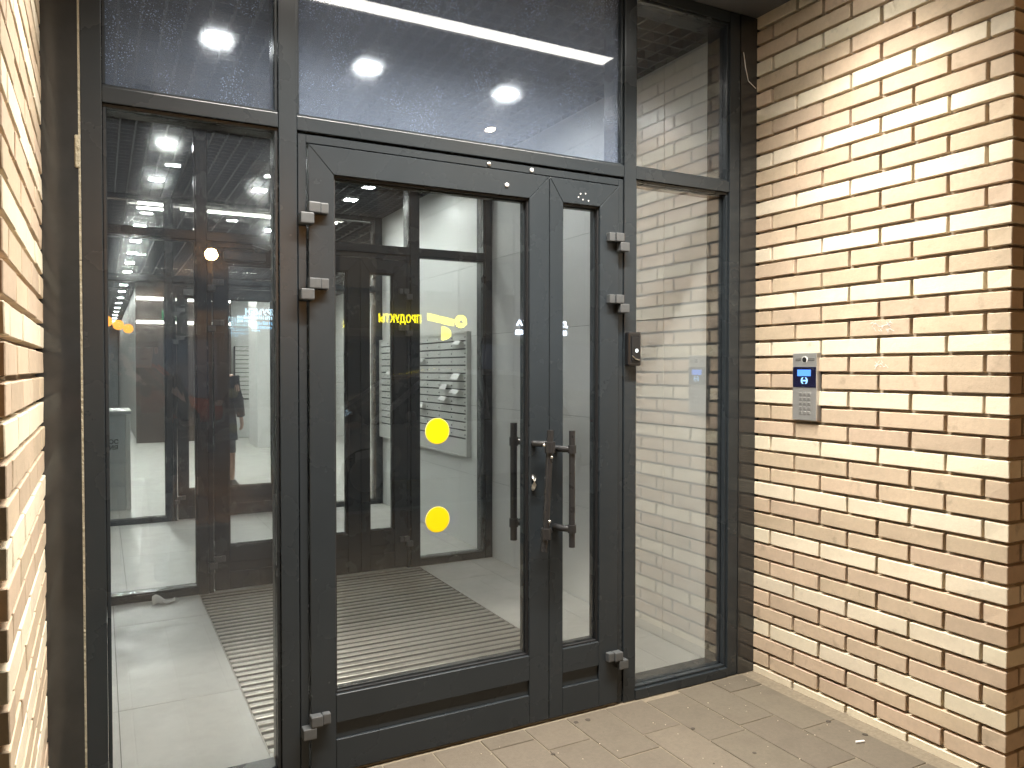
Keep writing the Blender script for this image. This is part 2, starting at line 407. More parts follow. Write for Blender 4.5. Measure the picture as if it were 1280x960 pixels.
# right pier: inner face at X = XR facing -X, outer end at Y = 1.525
YE = 1.525
pier = thing('brick_wall', (XR+.5, 2.1, 0), 'right hand brick wall of cream and tan courses with recessed joints and an intercom panel', 'wall')
box(XR+PROUD, XR+1.0, YE+PROUD, YF+.6, -.1, ZS+.9).build('mortar', M_MORTAR, pier)
for n, zb, mat in courses():
    ev = n % 2 == 0
    first = 2.597 if ev else 2.457
    js = []
    y = first
    while y > YE+.06: js.append(y); y -= 0.2815
    edges = [YF+0.06]+js+[YE-0.005]
    h0 = 0.0
    zz = zb
    if zz+BH > ZS+.02: continue
    for a, b in zip(edges, edges[1:]):
        ya, yb = b+BT/2, a-BT/2
        if b == edges[-1]: ya = YE
        depth = 0.09
        if b == edges[-1]: depth = 0.075 if ev else 0.21
        if zz < -.02:     # bottom course is half buried at the pavement
            pass
        instance('brick', brick_mesh(depth, yb-ya, mat), pier, (XR+rnd.uniform(-.0015, .001), ya, zz))
    # the end face of the pier, one more brick past the corner
    d0 = 0.075 if ev else 0.21
    instance('brick', brick_mesh(0.27, 0.09, mat), pier, (XR+d0+BT, YE+rnd.uniform(-.001, .001), zz))
# pale scuffs chalked on two bricks above the intercom
sc_ = MB(); rc = random.Random(21)
for k in range(34):
    y_, z_ = (rc.uniform(1.97, 2.07), rc.uniform(1.60, 1.64)) if k < 22 else (rc.uniform(1.99, 2.05), rc.uniform(1.452, 1.478))
    a_, l_ = rc.uniform(-1, 1), rc.uniform(.004, .011)
    dy, dz = l_*math.cos(a_), l_*math.sin(a_)
    sc_.add([(XR-.0032, y_-dy, z_-dz-.0012), (XR-.0032, y_+dy, z_+dz-.0012), (XR-.0032, y_+dy, z_+dz+.0012), (XR-.0032, y_-dy, z_-dz+.0012)], [(0,1,2,3)])
tag(sc_.build('scuff_marks', M_PAPER, pier), kind='stuff')
# left wall: inner face at X = XL facing +X, end at Y = 1.63
YEL = 1.63
lw = thing('brick_wall', (XL-.5, 2.1, 0), 'left hand brick wall of cream and tan courses seen at a steep angle', 'wall')
box(XL-1.0, XL-PROUD, YEL+PROUD, YF+.6, -.1, ZS+.9).build('mortar', M_MORTAR, lw)
for n, zb, mat in courses():
    ev = n % 2 == 0
    if zb+BH > ZS+.02: continue
    js = [1.735+.2705*k for k in range(4)] if ev else [1.875+.2705*k for k in range(4)]
    edges = [YEL-.005]+[y for y in js if y < YF+.02]+[YF+.06]
    for k, (a, b) in enumerate(zip(edges, edges[1:])):
        ya, yb = a+BT/2, b-BT/2
        depth = 0.09
        if k == 0: depth = 0.21 if ev else 0.085
        ob = instance('brick', brick_mesh(depth, yb-ya, mat), lw, (XL-depth+rnd.uniform(-.001, .0015), ya, zb))
    d0 = 0.21 if ev else 0.085
    instance('brick', brick_mesh(0.27, 0.09, mat), lw, (XL-d0-BT-.27, YEL+rnd.uniform(-.001, .001), zb))

# porch soffit with the linear lamp set in it
LX0, LX1, LW = 0.25, 2.44, 0.062
so = MB()
so.box(-6, 9, YE-.55, LED_Y-LW-.012, ZS, ZS+.12); so.box(-6, 9, LED_Y+LW+.012, YF+.02, ZS, ZS+.12)
so.box(-6, LX0-.012, LED_Y-LW-.012, LED_Y+LW+.012, ZS, ZS+.12); so.box(LX1+.012, 9, LED_Y-LW-.012, LED_Y+LW+.012, ZS, ZS+.12)
structure('porch_ceiling', so, M_SOFF, 'dark grey porch soffit over the entrance')
solo('apartment_building', box(-6, 9, YE-.55, YF+.5, ZS+.125, 14), M_BRICKF, (1.5, YF, ZS+.125), 'brown upper storeys of the apartment building over the porch soffit', 'building')
lamp = thing('linear_lamp', (1.3, LED_Y, ZS), 'long white linear lamp in the porch soffit, mirrored in the pane over the door', 'lamp')
hb = MB()
hb.box(LX0-.011, LX1+.011, LED_Y-LW-.011, LED_Y-LW, ZS-.004, ZS+.05); hb.box(LX0-.011, LX1+.011, LED_Y+LW, LED_Y+LW+.011, ZS-.004, ZS+.05)
hb.box(LX0-.011, LX0, LED_Y-LW, LED_Y+LW, ZS-.004, ZS+.05); hb.box(LX1, LX1+.011, LED_Y-LW, LED_Y+LW, ZS-.004, ZS+.05)
hb.build('housing', M_BLACK, lamp)
box(LX0, LX1, LED_Y-LW, LED_Y+LW, ZS+.004, ZS+.02).build('diffuser', E_LED, lamp)
la = bpy.data.lights.new('lamp_light', 'AREA'); la.shape = 'RECTANGLE'; la.size = LX1-LX0-.02; la.size_y = 2*LW-.01
la.energy = 119; la.color = LEDCOL; la.spread = R(112)
lo = bpy.data.objects.new('lamp_light', la); C.objects.link(lo); lo.parent = lamp; lo.location = ((LX0+LX1)/2-1.3, 0, .001)

# ------------------------------------------------------------------ glazed partition (entrance), later copied twice
P = [(-0.048, 0.010), (0.541, 0.602), (1.988, 2.050), (2.590, 2.650)]
TZ0, TZ1 = 2.272, 2.321
YG = YF+0.040                      # glass plane
def frame_ring(x0, x1, z0, z1, wd, y0, y1):
    m = MB()
    m.box(x0, x1, y0, y1, z0, z0+wd); m.box(x0, x1, y0, y1, z1-wd, z1)
    m.box(x0, x0+wd, y0, y1, z0+wd, z1-wd); m.box(x1-wd, x1, y0, y1, z0+wd, z1-wd)
    return m
def glazing(y, label, zt, panes, fillers=True, head_top=None):
    """one partition whose front face is at y; zt = top of its panes"""
    t = thing('glazed_partition', (1.3, y, 0), label, 'glass partition')
    d = y-YF
    for k, (a, b) in enumerate(P):
        box(a, b, y, y+DEPTH, 0.0, zt+.05).build('post', M_FRAME, t, 0.0025, 2)
    for (a, b), wide in zip([(P[0][1], P[1][0]), (P[1][1], P[2][0]), (P[2][1], P[3][0])], (0, 1, 0)):
        box(a+.001, b-.001, y+.002, y+DEPTH-.003, TZ0, TZ1).build('transom', M_FRAME, t, 0.0025, 2)
        box(a+.001, b-.001, y+.002, y+DEPTH-.003, zt, zt+.05).build('head_rail', M_FRAME, t, 0.0025, 2)
        # upper pane
        g = box(a-.004, b+.004, y+.036, y+.040, TZ1-.004, zt+.004).build('glass_pane', panes[1] if wide else panes[0 if a < 1 else 2], t)
        frame_ring(a+.001, b-.001, TZ1, zt-.001, .010, y+.012, y+.0355).build('glazing_bead', M_FRAME, g, 0.0015)
        if not wide:
            box(a+.001, b-.001, y-.004 if d == 0 else y+.002, y+DEPTH-.003, 0.0, 0.042).build('base_rail', M_FRAME, t, 0.0025, 2)
            g = box(a-.004, b+.004, y+.036, y+.040, 0.050, TZ0+.004).build('glass_pane', panes[3] if a < 1 else panes[4], t)
            frame_ring(a+.001, b-.001, 0.0425, TZ0-.001, .011, y+.012, y+.0355).build('glazing_bead', M_FRAME, g, 0.0015)
            frame_ring(a+.001, b-.001, 0.0425, TZ0-.001, .011, y+.0405, y+.068).build('glazing_bead', M_FRAME, g, 0.0015)
    # door jambs and header
    j = MB()
    j.box(P[1][1]+.004, 0.634, y+.006, y+.075, 0.0, 2.262); j.box(1.960, P[2][0]-.004, y+.006, y+.075, 0.0, 2.262)
    j.box(0.634, 1.960, y+.006, y+.075, 2.234, 2.262)
    j.build('door_frame', M_FRAME, t, 0.0015)
    box(P[1][1]-.002, P[2][0]+.002, y+.03, y+.07, 2.262, TZ0).build('gasket', M_RUBBER, t)
    if fillers:
        box(XL-.02, P[0][0]-.006, y-.002, y+.02, 0.0, zt+.05).build('filler_panel', M_PANEL, t)
        box(P[3][1]+.004, XR+.03, y-.002, y+.02, 0.0, zt+.05).build('filler_panel', M_PANEL, t)
    else:
        box(-0.3, P[0][0]-.001, y+.01, y+.12, 0.0, zt+.05).build('filler_panel', M_FRAME, t)
        box(P[3][1]+.001, 2.72, y+.01, y+.12, 0.0, zt+.05).build('filler_panel', M_FRAME, t)
    return t
def mitre_leaf(t, x0, x1, z0, z1, gx0, gx1, gz0, gz1, y, th):
    e = .0006
    # stiles run to the floor, the top rail is mitred into them
    MB().prism([(x0, z0), (gx0-e, z0), (gx0-e, gz1), (x0, z1-e)], y, y+th).build('stile', M_FRAME, t, .0018)
    MB().prism([(gx1+e, z0), (x1, z0), (x1, z1-e), (gx1+e, gz1)], y, y+th).build('stile', M_FRAME, t, .0018)
    MB().prism([(x0+e, z1), (gx0, gz1+e), (gx1, gz1+e), (x1-e, z1)], y, y+th).build('top_rail', M_FRAME, t, .0018)
    box(gx0, gx1, y, y+th, z0, .127).build('bottom_rail', M_FRAME, t, .0018)
    box(gx0, gx1, y+.011, y+th-.011, .1275, .1875).build('kick_panel', M_FRAME, t)
    box(gx0, gx1, y, y+th, .188, gz0).build('mid_rail', M_FRAME, t, .0018)
def hinge(t, x, z, s):
    """two knuckle blocks outside the leaf; s=+1 hinges on the left side"""
    y = YF
    m = MB()
    xa, xb = (x+s*.028, x+s*.098)
    m.box(xa, xa+s*.040, y-.036, y+.002, z+.001, z+.038); m.box(xa+s*.041, xb, y-.028, y+.002, z+.001, z+.038)
    h = m.build('hinge', M_HINGE, t, .004, 2)
    box(x, x+s*.046, y-.036, y+.006, z-.038, z).build('knuckle', M_HINGE, h, .004, 2)
def door_leaf(name, x0, x1, gx0, gx1, label, cat, mat_glass, hx, hs):
    t = thing(name, ((x0+x1)/2, YF+.03, 0), label, cat)
    y = YF-.004; th = .062
    z0, z1, gz0, gz1 = .012, 2.228, .289, 2.131
    mitre_leaf(t, x0, x1, z0, z1, gx0, gx1, gz0, gz1, y, th)
    g = box(gx0-.006, gx1+.006, y+.027, y+.031, gz0-.006, gz1+.006).build('glass_pane', mat_glass, t)
    frame_ring(gx0, gx1, gz0, gz1, .006, y+.012, y+.0265).build('gasket', M_RUBBER, g)
    frame_ring(gx0, gx1, gz0, gz1, .012, y+.0315, y+.058).build('glazing_bead', M_FRAME, g, .001)
    for z in (1.987, 1.726, .200): hinge(t, hx, z, hs)
    return t
ent = glazing(YF, 'dark grey framed glass entrance front with side panes between the two brick walls', 3.056, [G_DUSTL, G_DUST_HAZE, G_RDUST, G_LDUST, G_SIDE])
wide = door_leaf('door_leaf', .640, 1.6095, .729, 1.518, 'wide glass door leaf of the entrance with yellow round stickers on its pane', 'door', G_DOOR, .606, 1)
slim = door_leaf('door_leaf', 1.6125, 1.955, 1.677, 1.858, 'narrow glass door leaf of the entrance beside the black access reader', 'door', G_DOOR, 1.990, -1)
WIDE0, SLIM0 = wide, slim
# copies for the inner partitions (before handles and stickers, which differ)
def strip_hinges(o): pass
def pull_handle(t, xs, ybar, z0, z1, xbar, yside):
    """straight bar on two offset brackets; yside = face the brackets stand on"""
    b = MB().tube([(xbar, ybar, z0), (xbar, ybar, z1)], .0125, 16).build('pull_handle', M_DARKSTEEL, t)
    for z in (z0+.075, z1-.075):
        MB().tube([(xs, yside, z), (xs+(xbar-xs)*.2, yside+(ybar-yside)*.6, z), (xbar, ybar, z)], .0135, 12).build('bracket', M_DARKSTEEL, b)
        MB().tube([(xbar, ybar, z-.016), (xbar, ybar, z+.016)], .0175, 16).build('collar', M_DARKSTEEL, b)
    return b
inner = {}
for y, zt, lab in ((YIN, 3.03, 'second glazed partition with double doors at the back of the vestibule'),
                   (YTH, 3.03, 'third glazed partition with double doors at the back of the mailbox lobby')):
    inner[y] = glazing(y, lab, zt, [G_INNER]*5, fillers=False)
    for src, lb in ((wide, 'wide glass door leaf of the %s partition'), (slim, 'narrow glass door leaf of the %s partition')):
        c = copy_tree(src); c.location.y += y-YF
        c['label'] = lb % ('second' if y == YIN else 'third')
        for ch in c.children:
            if ch.name.startswith('glass_pane'):
                ch.data = ch.data.copy(); ch.data.materials[0] = G_INNER
        if src is wide:
            yy = y-YF
            # inner pull bar and a door closer with its folded arm
            r = c.location
            b = MB().tube([(1.50, y-.06, .74), (1.50, y-.06, 1.22)], .0125, 12)
            ob = b.build('pull_handle', M_DARKSTEEL, c)
            for z in (.82, 1.14): MB().tube([(1.545, y-.002, z), (1.50, y-.06, z)], .011, 10).build('bracket', M_DARKSTEEL, ob)
            k = box(.70, .96, y-.055, y-.006, 2.15, 2.205).build('door_closer', M_HINGE, c, .004)
            MB().tube([(.90, y-.05, 2.21), (.84, y-.26, 2.215), (.98, y-.02, 2.225)], .009, 8).build('closer_arm', M_HINGE, k)

# entrance door hardware
def ywide(X): return YF-.004
out = pull_handle(slim, 1.637, YF-.075, .728, 1.200, 1.675, YF-.004)
# tilted pull tube held by two collars on the wide leaf
tl = MB().tube([(1.549, YF-.062, .722), (1.560, YF-.062, .80), (1.581, YF-.062, 1.205)], .0135, 16).build('pull_handle', M_DARKSTEEL, wide)
for zc, xc in ((1.145, 1.578), (.800, 1.560)):
    MB().tube([(xc, YF-.062, zc-.030), (xc, YF-.062, zc+.014)], .0215, 18).build('collar', M_DARKSTEEL, tl, .003)
MB().tube([(1.535, YF-.003, 1.15), (1.545, YF-.04, 1.15), (1.578, YF-.062, 1.15)], .012, 12).build('bracket', M_DARKSTEEL, tl)
MB().tube([(1.60, YF-.003, .795), (1.59, YF-.04, .795), (1.56, YF-.062, .795)], .012, 12).build('bracket', M_DARKSTEEL, tl)
for x, z in ((1.543, 1.147), (1.578, 1.098), (1.569, .842)): MB().ball((x, YF-.076, z), .0065, 8, 6).build('screw', M_STEEL, tl)
# small curved key cylinder cover behind the tube
MB().tube([(1.535, YF-.003, 1.015), (1.530, YF-.022, 1.010), (1.530, YF-.024, .985), (1.534, YF-.003, .965)], .008, 10).build('lock_cover', M_STEEL, wide)
# inner pull bar of the wide leaf, seen through the pane
bi = MB().tube([(1.515, YF+.125, .735), (1.515, YF+.125, 1.225)], .0145, 16).build('pull_handle', M_BLACK, wide)
for z in (.808, 1.148): MB().tube([(1.560, YF+.058, z), (1.552, YF+.12, z), (1.515, YF+.125, z)], .0155, 10).build('bracket', M_BLACK, bi)
for z in (.808, 1.148): MB().tube([(1.515, YF+.125, z-.018), (1.515, YF+.125, z+.018)], .0185, 14).build('collar', M_BLACK, bi)
# stickers on the door glass
YGD = YF-.004+.027
def disc(x, z, r, y0, y1, n=40): return MB().prism([(x+r*math.cos(2*math.pi*k/n), z+r*math.sin(2*math.pi*k/n)) for k in range(n)], y0, y1)
for z in (1.2125, .8740):
    s = disc(1.1295, z, .0500, YGD-.0010, YGD-.0002).build('sticker', M_YEL2, wide)
    disc(1.1295, z, .0478, YGD-.0018, YGD-.0012).build('sticker_face', M_YEL, s)
# white plugs on the door header
from_px = [(1.341, 2.247, M_STEEL), (1.532, 2.247, M_PAPER)]
for x, z, mt in from_px:
    MB().ball((x, YF+.004, z), (.009, .005, .009), 12, 6).build('plug', mt, ent)
MB().ball((1.414, YF-.006, 2.172), (.009, .006, .009), 12, 6).build('plug', M_PAPER, wide)
for x, z in ((1.76, 2.175), (1.772, 2.152), (1.785, 2.178), (1.75, 2.160), (1.80, 2.150)):
    MB().ball((x, YF-.004, z), (.0035, .001, .0035), 7, 4).build('paint_fleck', M_PAPER, slim)
# sealant beside the left post
sl = MB()
zz = 0.15
while zz < 3.05:
    z2 = zz+rnd.uniform(.05, .3)
    sl.box(P[0][0]-.0075-rnd.uniform(0, .002), P[0][0]-.0005, YF+.0, YF+.02+rnd.uniform(-.003, .0), zz, min(z2, 3.05)); zz = z2+.001
sl.build('sealant', M_SEAL, ent)
box(P[0][0]-.016, P[0][0]-.001, YF-.006, YF+.0, 2.06, 2.16).build('sealant', M_SEAL, ent, .003)
# loose wire on the right filler panel
MB().tube([(2.665, YF-.006, 2.93), (2.672, YF-.012, 2.86), (2.69, YF-.012, 2.80), (2.745, YF-.006, 2.775)], .0016, 6).build('wire', M_PAPER, ent)

# access reader on the post
rd = thing('access_reader', (2.02, YF, 1.53), 'small black access reader on the post right of the narrow door leaf', 'reader')
box(1.988, 2.056, YF-.030, YF, 1.462, 1.608).build('body', M_BLACK, rd, .008, 2)
box(2.004, 2.044, YF-.0335, YF-.029, 1.482, 1.590).build('cover', M_BLACKM, rd, .004)
MB().ball((2.030, YF-.0335, 1.528), (.0075, .003, .0085), 12, 6).build('indicator', E_READ, rd)
MB().tube([(2.006, YF-.034, 1.506), (2.022, YF-.036, 1.492), (2.044, YF-.034, 1.488)], .0025, 6).build('trim', M_STEEL, rd)

# ------------------------------------------------------------------ intercom on the right wall
ic = thing('intercom_panel', (XR-.01, 2.385, 1.22), 'silver intercom panel with blue screen and keypad on the right brick wall', 'intercom')
iy0, iy1, iz0, iz1 = 2.320, 2.452, 1.222, 1.520
ix = XR-.018
box(ix, XR+.012, iy0, iy1, iz0, iz1).build('body', M_ALUP, ic, .003, 2)
dsp = box(ix-.002, ix+.004, iy0+.003, iy1-.003, 1.368, 1.458).build('display', M_SCRB, ic, .001)
box(ix-.0035, ix-.0022, iy0+.030, iy1-.030, 1.418, 1.446).build('screen', E_SCR, dsp)
# the wireless symbol: two arcs and a bar
ym = (iy0+iy1)/2-.002
sy = MB()
sy.box(ix-.0035, ix-.0022, ym-.009, ym+.009, 1.395, 1.401)
for sgn in (-1, 1):
    pts = [(ym+sgn*(.007+.012*math.cos(a)), 1.398+.015*math.sin(a)) for a in [R(-70+35*k) for k in range(5)]]
    for (a, za), (b, zb) in zip(pts, pts[1:]):
        sy.add([(ix-.0035, a-sgn*.008, za), (ix-.0035, a, za), (ix-.0035, b, zb), (ix-.0035, b-sgn*.008, zb)], [(0,1,2,3)])
sy.build('symbol', E_SCR2, dsp)
MB().tube([(ix-.004, ym, 1.490), (ix+.002, ym, 1.490)], .0115, 20).build('camera_lens', M_BLACKM, ic)
MB().tube([(ix-.002, ym, 1.490), (ix+.002, ym, 1.490)], .0150, 20).build('lens_ring', M_PAPER, ic)
sp = MB()
for k in range(7):
    for z in (1.4865, 1.4935):
        for s_ in (-1, 1):
            yy = ym+s_*(.021+k*.0048); sp.box(ix-.0012, ix+.001, yy-.0016, yy+.0016, z-.0014, z+.0014)
tag(sp.build('speaker_hole', M_BLACKM, ic), kind='stuff')
labels = ['1','2','3','4','5','6','7','8','9','C','0','B','*','','#']
for r_ in range(5):
    for c_ in range(3):
        kx, kz = iy1-.046-c_*.0225, 1.338-r_*.0205
        k_ = box(ix-.0022, ix+.001, kx-.0082, kx+.0082, kz-.0068, kz+.0068).build('key', M_KEY, ic, .0012)
        lt = labels[r_*3+c_]
        if r_ < 4 and lt.isdigit(): text_part('digit', lt, .009, M_KEYP, k_, (ix-.0025, kx, kz), ((0,-1,0), (0,0,1)), .0005)

# ------------------------------------------------------------------ interior shell: floors, walls, ceilings
def floor(name, label, x0, x1, y0, y1, jx, jy, px, py, hole=None):
    f = structure(name, box(x0, x1, y0, y1, -0.15, -0.006), M_GROUT, label)
    xs = [x0]+[jx+px*k for k in range(-10, 10) if x0+.05 < jx+px*k < x1-.05]+[x1]
    ys = [y0]+[jy+py*k for k in range(-12, 12) if y0+.05 < jy+py*k < y1-.05]+[y1]
    for a, b in zip(xs, xs[1:]):
        for c, d in zip(ys, ys[1:]):
            pieces = [(a, b, c, d)]
            if hole:
                hx0, hx1, hy0, hy1 = hole
                np_ = []
                for (a_, b_, c_, d_) in pieces:
                    if b_ <= hx0 or a_ >= hx1 or d_ <= hy0 or c_ >= hy1: np_.append((a_, b_, c_, d_)); continue
                    if a_ < hx0: np_.append((a_, hx0, c_, d_))
                    if b_ > hx1: np_.append((hx1, b_, c_, d_))
                    m0, m1 = max(a_, hx0), min(b_, hx1)
                    if c_ < hy0: np_.append((m0, m1, c_, hy0))
                    if d_ > hy1: np_.append((m0, m1, hy1, d_))
                pieces = np_
            for (a_, b_, c_, d_) in pieces:
                if b_-a_ < .01 or d_-c_ < .01: continue
                g = .0012
                box(a_+g, b_-g, c_+g, d_-g, -.02, rnd.uniform(-.0003, .0003)).build('floor_tile', M_TILE, f, .0006)
    return f
MX0, MX1, MY0, MY1 = .545, 2.045, 2.965, 5.255
floor('vestibule_floor', 'pale grey tiled floor of the vestibule', -.10, 2.72, YF+.012, YIN+.06, .053, 4.83, 1.2, 1.2, (MX0, MX1, MY0, MY1))
floor('lobby_floor', 'pale grey tiled floor of the mailbox lobby', -.10, 2.75, YIN+.06, YTH+.06, .138, 6.6, 1.2, 1.2)
floor('hall_floor', 'pale grey tiled floor of the far hall', -1.6, 5.2, YTH+.06, 17.2, .15, 9.0, 1.2, 1.2)
structure('corridor_floor', box(-1.6, 2.0, 17.2, 34, -.1, 0), M_TILE, 'floor of the long corridor beyond the hall')
def panel_wall(name, label, X, y0, y1, ztop, side, ys, t=.02):
    """wall in the YZ plane clad in porcelain panels; side=-1: faces -X"""
    wthing = thing(name, (X, (y0+y1)/2, 0), label, 'wall')
    box(X-side*.004, X-side*.12, y0, y1, -.05, ztop+.3).build('backing', M_WALLJ, wthing)
    zs = [0.0]+[.018+.5665*k for k in range(1, 6)]+[ztop]
    yy = [y0]+[y for y in ys if y0 < y < y1]+[y1]
    for a, b in zip(yy, yy[1:]):
        for c, d in zip(zs, zs[1:]):
            if d-c < .02: continue
            g = .0013
            o_ = rnd.uniform(0, .0006)
            box(X+side*o_, X-side*.012, a+g, b-g, c+g, d-g).build('wall_panel', M_WALLP, wthing, .0006)
    return wthing
def panel_wall_y(name, label, Y, x0, x1, ztop, mat, xs, zs):
    wthing = thing(name, ((x0+x1)/2, Y, 0), label, 'wall')
    box(x0, x1, Y+.012, Y+.14, -.05, ztop+.3).build('backing', M_WALLJ, wthing)
    xx = [x0]+xs+[x1]
    for a, b in zip(xx, xx[1:]):
        for c, d in zip(zs, zs[1:]):
            box(a+.0015, b-.0015, Y, Y+.011, c+.0015, d-.0015).build('wall_panel', mat, wthing)
    return wthing
XW = 2.648
panel_wall('vestibule_wall', 'pale panelled right wall of the vestibule behind the side pane', XW, YF+.150, YIN+.005, ZC, -1, [3.24, 4.925])
panel_wall('vestibule_wall', 'pale panelled left wall of the vestibule', -.06, YF+.160, YIN+.005, ZC, 1, [3.24, 4.925])
XM = 2.672
panel_wall('lobby_wall', 'pale panelled right wall of the lobby carrying the mailboxes', XM, YIN+.13, YTH+.005, ZC, -1, [5.95, 7.2])
panel_wall('lobby_wall', 'pale panelled left wall of the mailbox lobby', -.12, YIN+.13, YTH+.005, ZC, 1, [5.95, 7.2])
def ceiling(name, label, x0, x1, y0, y1, pit=.0925):
    c = structure(name, box(x0, x1, y0, y1, ZC+.16, ZC+.2), M_PLEN, label)
    g = MB()
    nx = int((x1-x0)/pit); ny = int((y1-y0)/pit)
    for k in range(nx+1):
        x = x0+k*(x1-x0)/nx; g.box(x-.005, x+.005, y0, y1, ZC+.002, ZC+.045)
    for k in range(ny+1):
        y = y0+k*(y1-y0)/ny; g.box(x0, x1, y-.005, y+.005, ZC+.0005, ZC+.045)
    gg = g.build('ceiling_grid', M_GRID, c); tag(gg, kind='stuff')
ceiling('vestibule_ceiling', 'dark open grid ceiling of the vestibule', -.10, 2.70, YF+.16, YIN+.15)
ceiling('lobby_ceiling', 'dark open grid ceiling of the mailbox lobby', -.16, 2.70, YIN+.16, YTH+.15)
ceiling('hall_ceiling', 'dark open grid ceiling of the far hall', -1.6, 5.2, YTH+.16, 17.2, .18)
structure('corridor_ceiling', box(-1.6, 2.0, 17.2, 34, ZC, ZC+.1), M_PLEN, 'dark ceiling of the long corridor beyond the hall')

# downlights
ORD = ['first', 'second', 'third', 'fourth', 'fifth', 'sixth', 'seventh', 'eighth', 'ninth']
def downlight(x, y, label, group, mat, s=.055):
    t = thing('downlight', (x, y, ZC), label, 'ceiling light', group)
    frame_ring(x-s-.012, x+s+.012, 0, 1, .0, 0, 1)
    m = MB()
    for (a, b, c, d) in ((x-s-.012, x+s+.012, y-s-.012, y-s), (x-s-.012, x+s+.012, y+s, y+s+.012), (x-s-.012, x-s, y-s, y+s), (x+s, x+s+.012, y-s, y+s)):
        m.box(a, b, c, d, ZC-.012, ZC+.03)
    m.build('frame', M_LAMPF, t)
    box(x-s, x+s, y-s, y+s, ZC-.006, ZC+.006).build('diffuser', mat, t)
    return t
for x, nm in ((.515, 'leftmost'), (1.27, 'middle one'), (2.10, 'rightmost')):
    downlight(x, 4.0, 'square downlight in the vestibule ceiling, %s of the row of three' % nm, 'vestibule downlights', E_DOWN)
for y, rw in ((6.02, 'front'), (7.18, 'back')):
    for x, nm in ((.43, 'left'), (1.27, 'middle'), (2.10, 'right')):
        downlight(x, y, 'square downlight in the mailbox lobby ceiling, %s of the %s row' % (nm, rw), 'lobby downlights', E_DOWN2)
for k in range(7):
    downlight(.40, 9.6+k*1.15, 'small downlight in the left row of the far hall ceiling, %s from the third partition' % ORD[k], 'hall downlights', E_DOWN3)
for k in range(9):
    downlight(.40, 17.9+k*1.6, 'tiny downlight in the far corridor ceiling, %s counted from the hall' % ORD[k], 'corridor downlights', E_DOWN2, .06)
for k in range(4):
    downlight(1.75, 9.2+k*1.9, 'small downlight in the right row of the far hall ceiling, %s from the third partition' % ORD[k], 'hall downlights right', E_DOWN3)
for k in range(4):  # extra row added to brighten the white column
    downlight(3.4, 10.2+k*1.9, 'added fill light over the right side of the far hall, %s from the third partition' % ORD[k], 'added fill lights at the side', E_DOWN3)
# linear cove lamps just past the third partition
for x0_, x1_, y_, lb in ((.33, .63, 8.25, 'short linear light on the far hall ceiling, nearer of the left pair'), (.33, .63, 8.50, 'short linear light on the far hall ceiling, farther of the left pair'),
                         (.72, 2.30, 8.38, 'long linear light across the far hall ceiling past the third partition')):
    t = thing('linear_light', ((x0_+x1_)/2, y_, ZC), lb, 'ceiling light')
    box(x0_, x1_, y_-.018, y_+.018, ZC-.02, ZC-.004).build('diffuser', E_COVE, t)
    box(x0_-.006, x1_+.006, y_-.024, y_+.024, ZC-.004, ZC+.03).build('housing', M_BLACK, t)

# far hall
panel_wall_y('hall_wall', 'dark brown clad back wall of the far hall', 16.6, .60, 2.36, ZC, M_BROWN, [1.1, 1.6, 2.0], [0, 1.15, 2.3, ZC])
panel_wall('hall_wall', 'pale left wall of the far hall', -1.6, YTH+.2, 34, ZC, 1, [10.5, 13, 15.5, 18])
panel_wall('hall_wall', 'pale right wall of the far hall', 4.6, YTH+.2, 17.2, ZC, -1, [10.5, 13, 15.5])
panel_wall('corridor_wall', 'pale right wall of the far corridor', .62, 16.75, 34, ZC, -1, [19, 22, 25, 28])
panel_wall_y('corridor_wall', 'blue grey end wall of the long corridor', 33.6, -1.6, .6, ZC, M_DESK, [], [0, 1.5, ZC])
for z_, lb in ((2.36, 'lower bright light line across the brown hall wall'), (2.82, 'upper bright light line across the brown hall wall')):
    solo('light_line', box(.62, 2.34, 16.54, 16.575, z_-.025, z_+.025), E_COVE, (1.5, 16.55, z_), lb, 'light', 'hall light lines')
panel_wall_y('hall_wall', 'pale back wall with mailboxes at the right of the far hall', 16.98, 2.36, 4.5, ZC, M_WALLP, [3.3], [0, 1.15, 2.3, ZC])
pl = thing('hall_column', (2.65, 14.9, 0), 'white clad column in the far hall seen through the doors', 'column')
for (a, b, c, d) in ((2.52, 3.1, 14.6, 15.5),):
    for z0_, z1_ in ((0, 1.5), (1.503, ZC+.05)):
        box(a, b, c, d, z0_, z1_).build('column_panel', M_WALLP, pl, .003)
# exit sign
xs = thing('exit_sign', (.95, 14.0, 2.3), 'small green exit sign hanging in the far hall', 'exit sign')
box(.90, 1.18, 13.96, 14.0, 2.24, 2.42).build('sign_box', E_EXIT, xs)
er = MB(); er.box(.99, 1.02, 13.954, 13.959, 2.27, 2.39); er.box(1.06, 1.12, 13.954, 13.959, 2.31, 2.35); er.add([(1.12, 13.955, 2.29), (1.15, 13.955, 2.33), (1.12, 13.955, 2.37)], [(0,1,2)])
er.build('symbol', E_EXITW, xs)
for x in (.93, 1.15): box(x, x+.01, 13.975, 13.985, 2.42, ZC).build('rod', M_HINGE, xs)
# pendants
for k, (x, y) in enumerate(((.08, 13.2), (.26, 14.2), (.44, 15.4))):
    t = thing('pendant_lamp', (x, y, 2.2), 'orange globe pendant in the far hall, %s of three' % ('leftmost', 'middle', 'rightmost')[k], 'pendant lamp', 'orange pendants in the hall')
    MB().ball((x, y, 2.17), .085, 14, 8).build('globe', E_GLOBE, t)
    MB().tube([(x, y, 2.27), (x, y, ZC)], .006, 6).build('cord', M_BLACK, t)
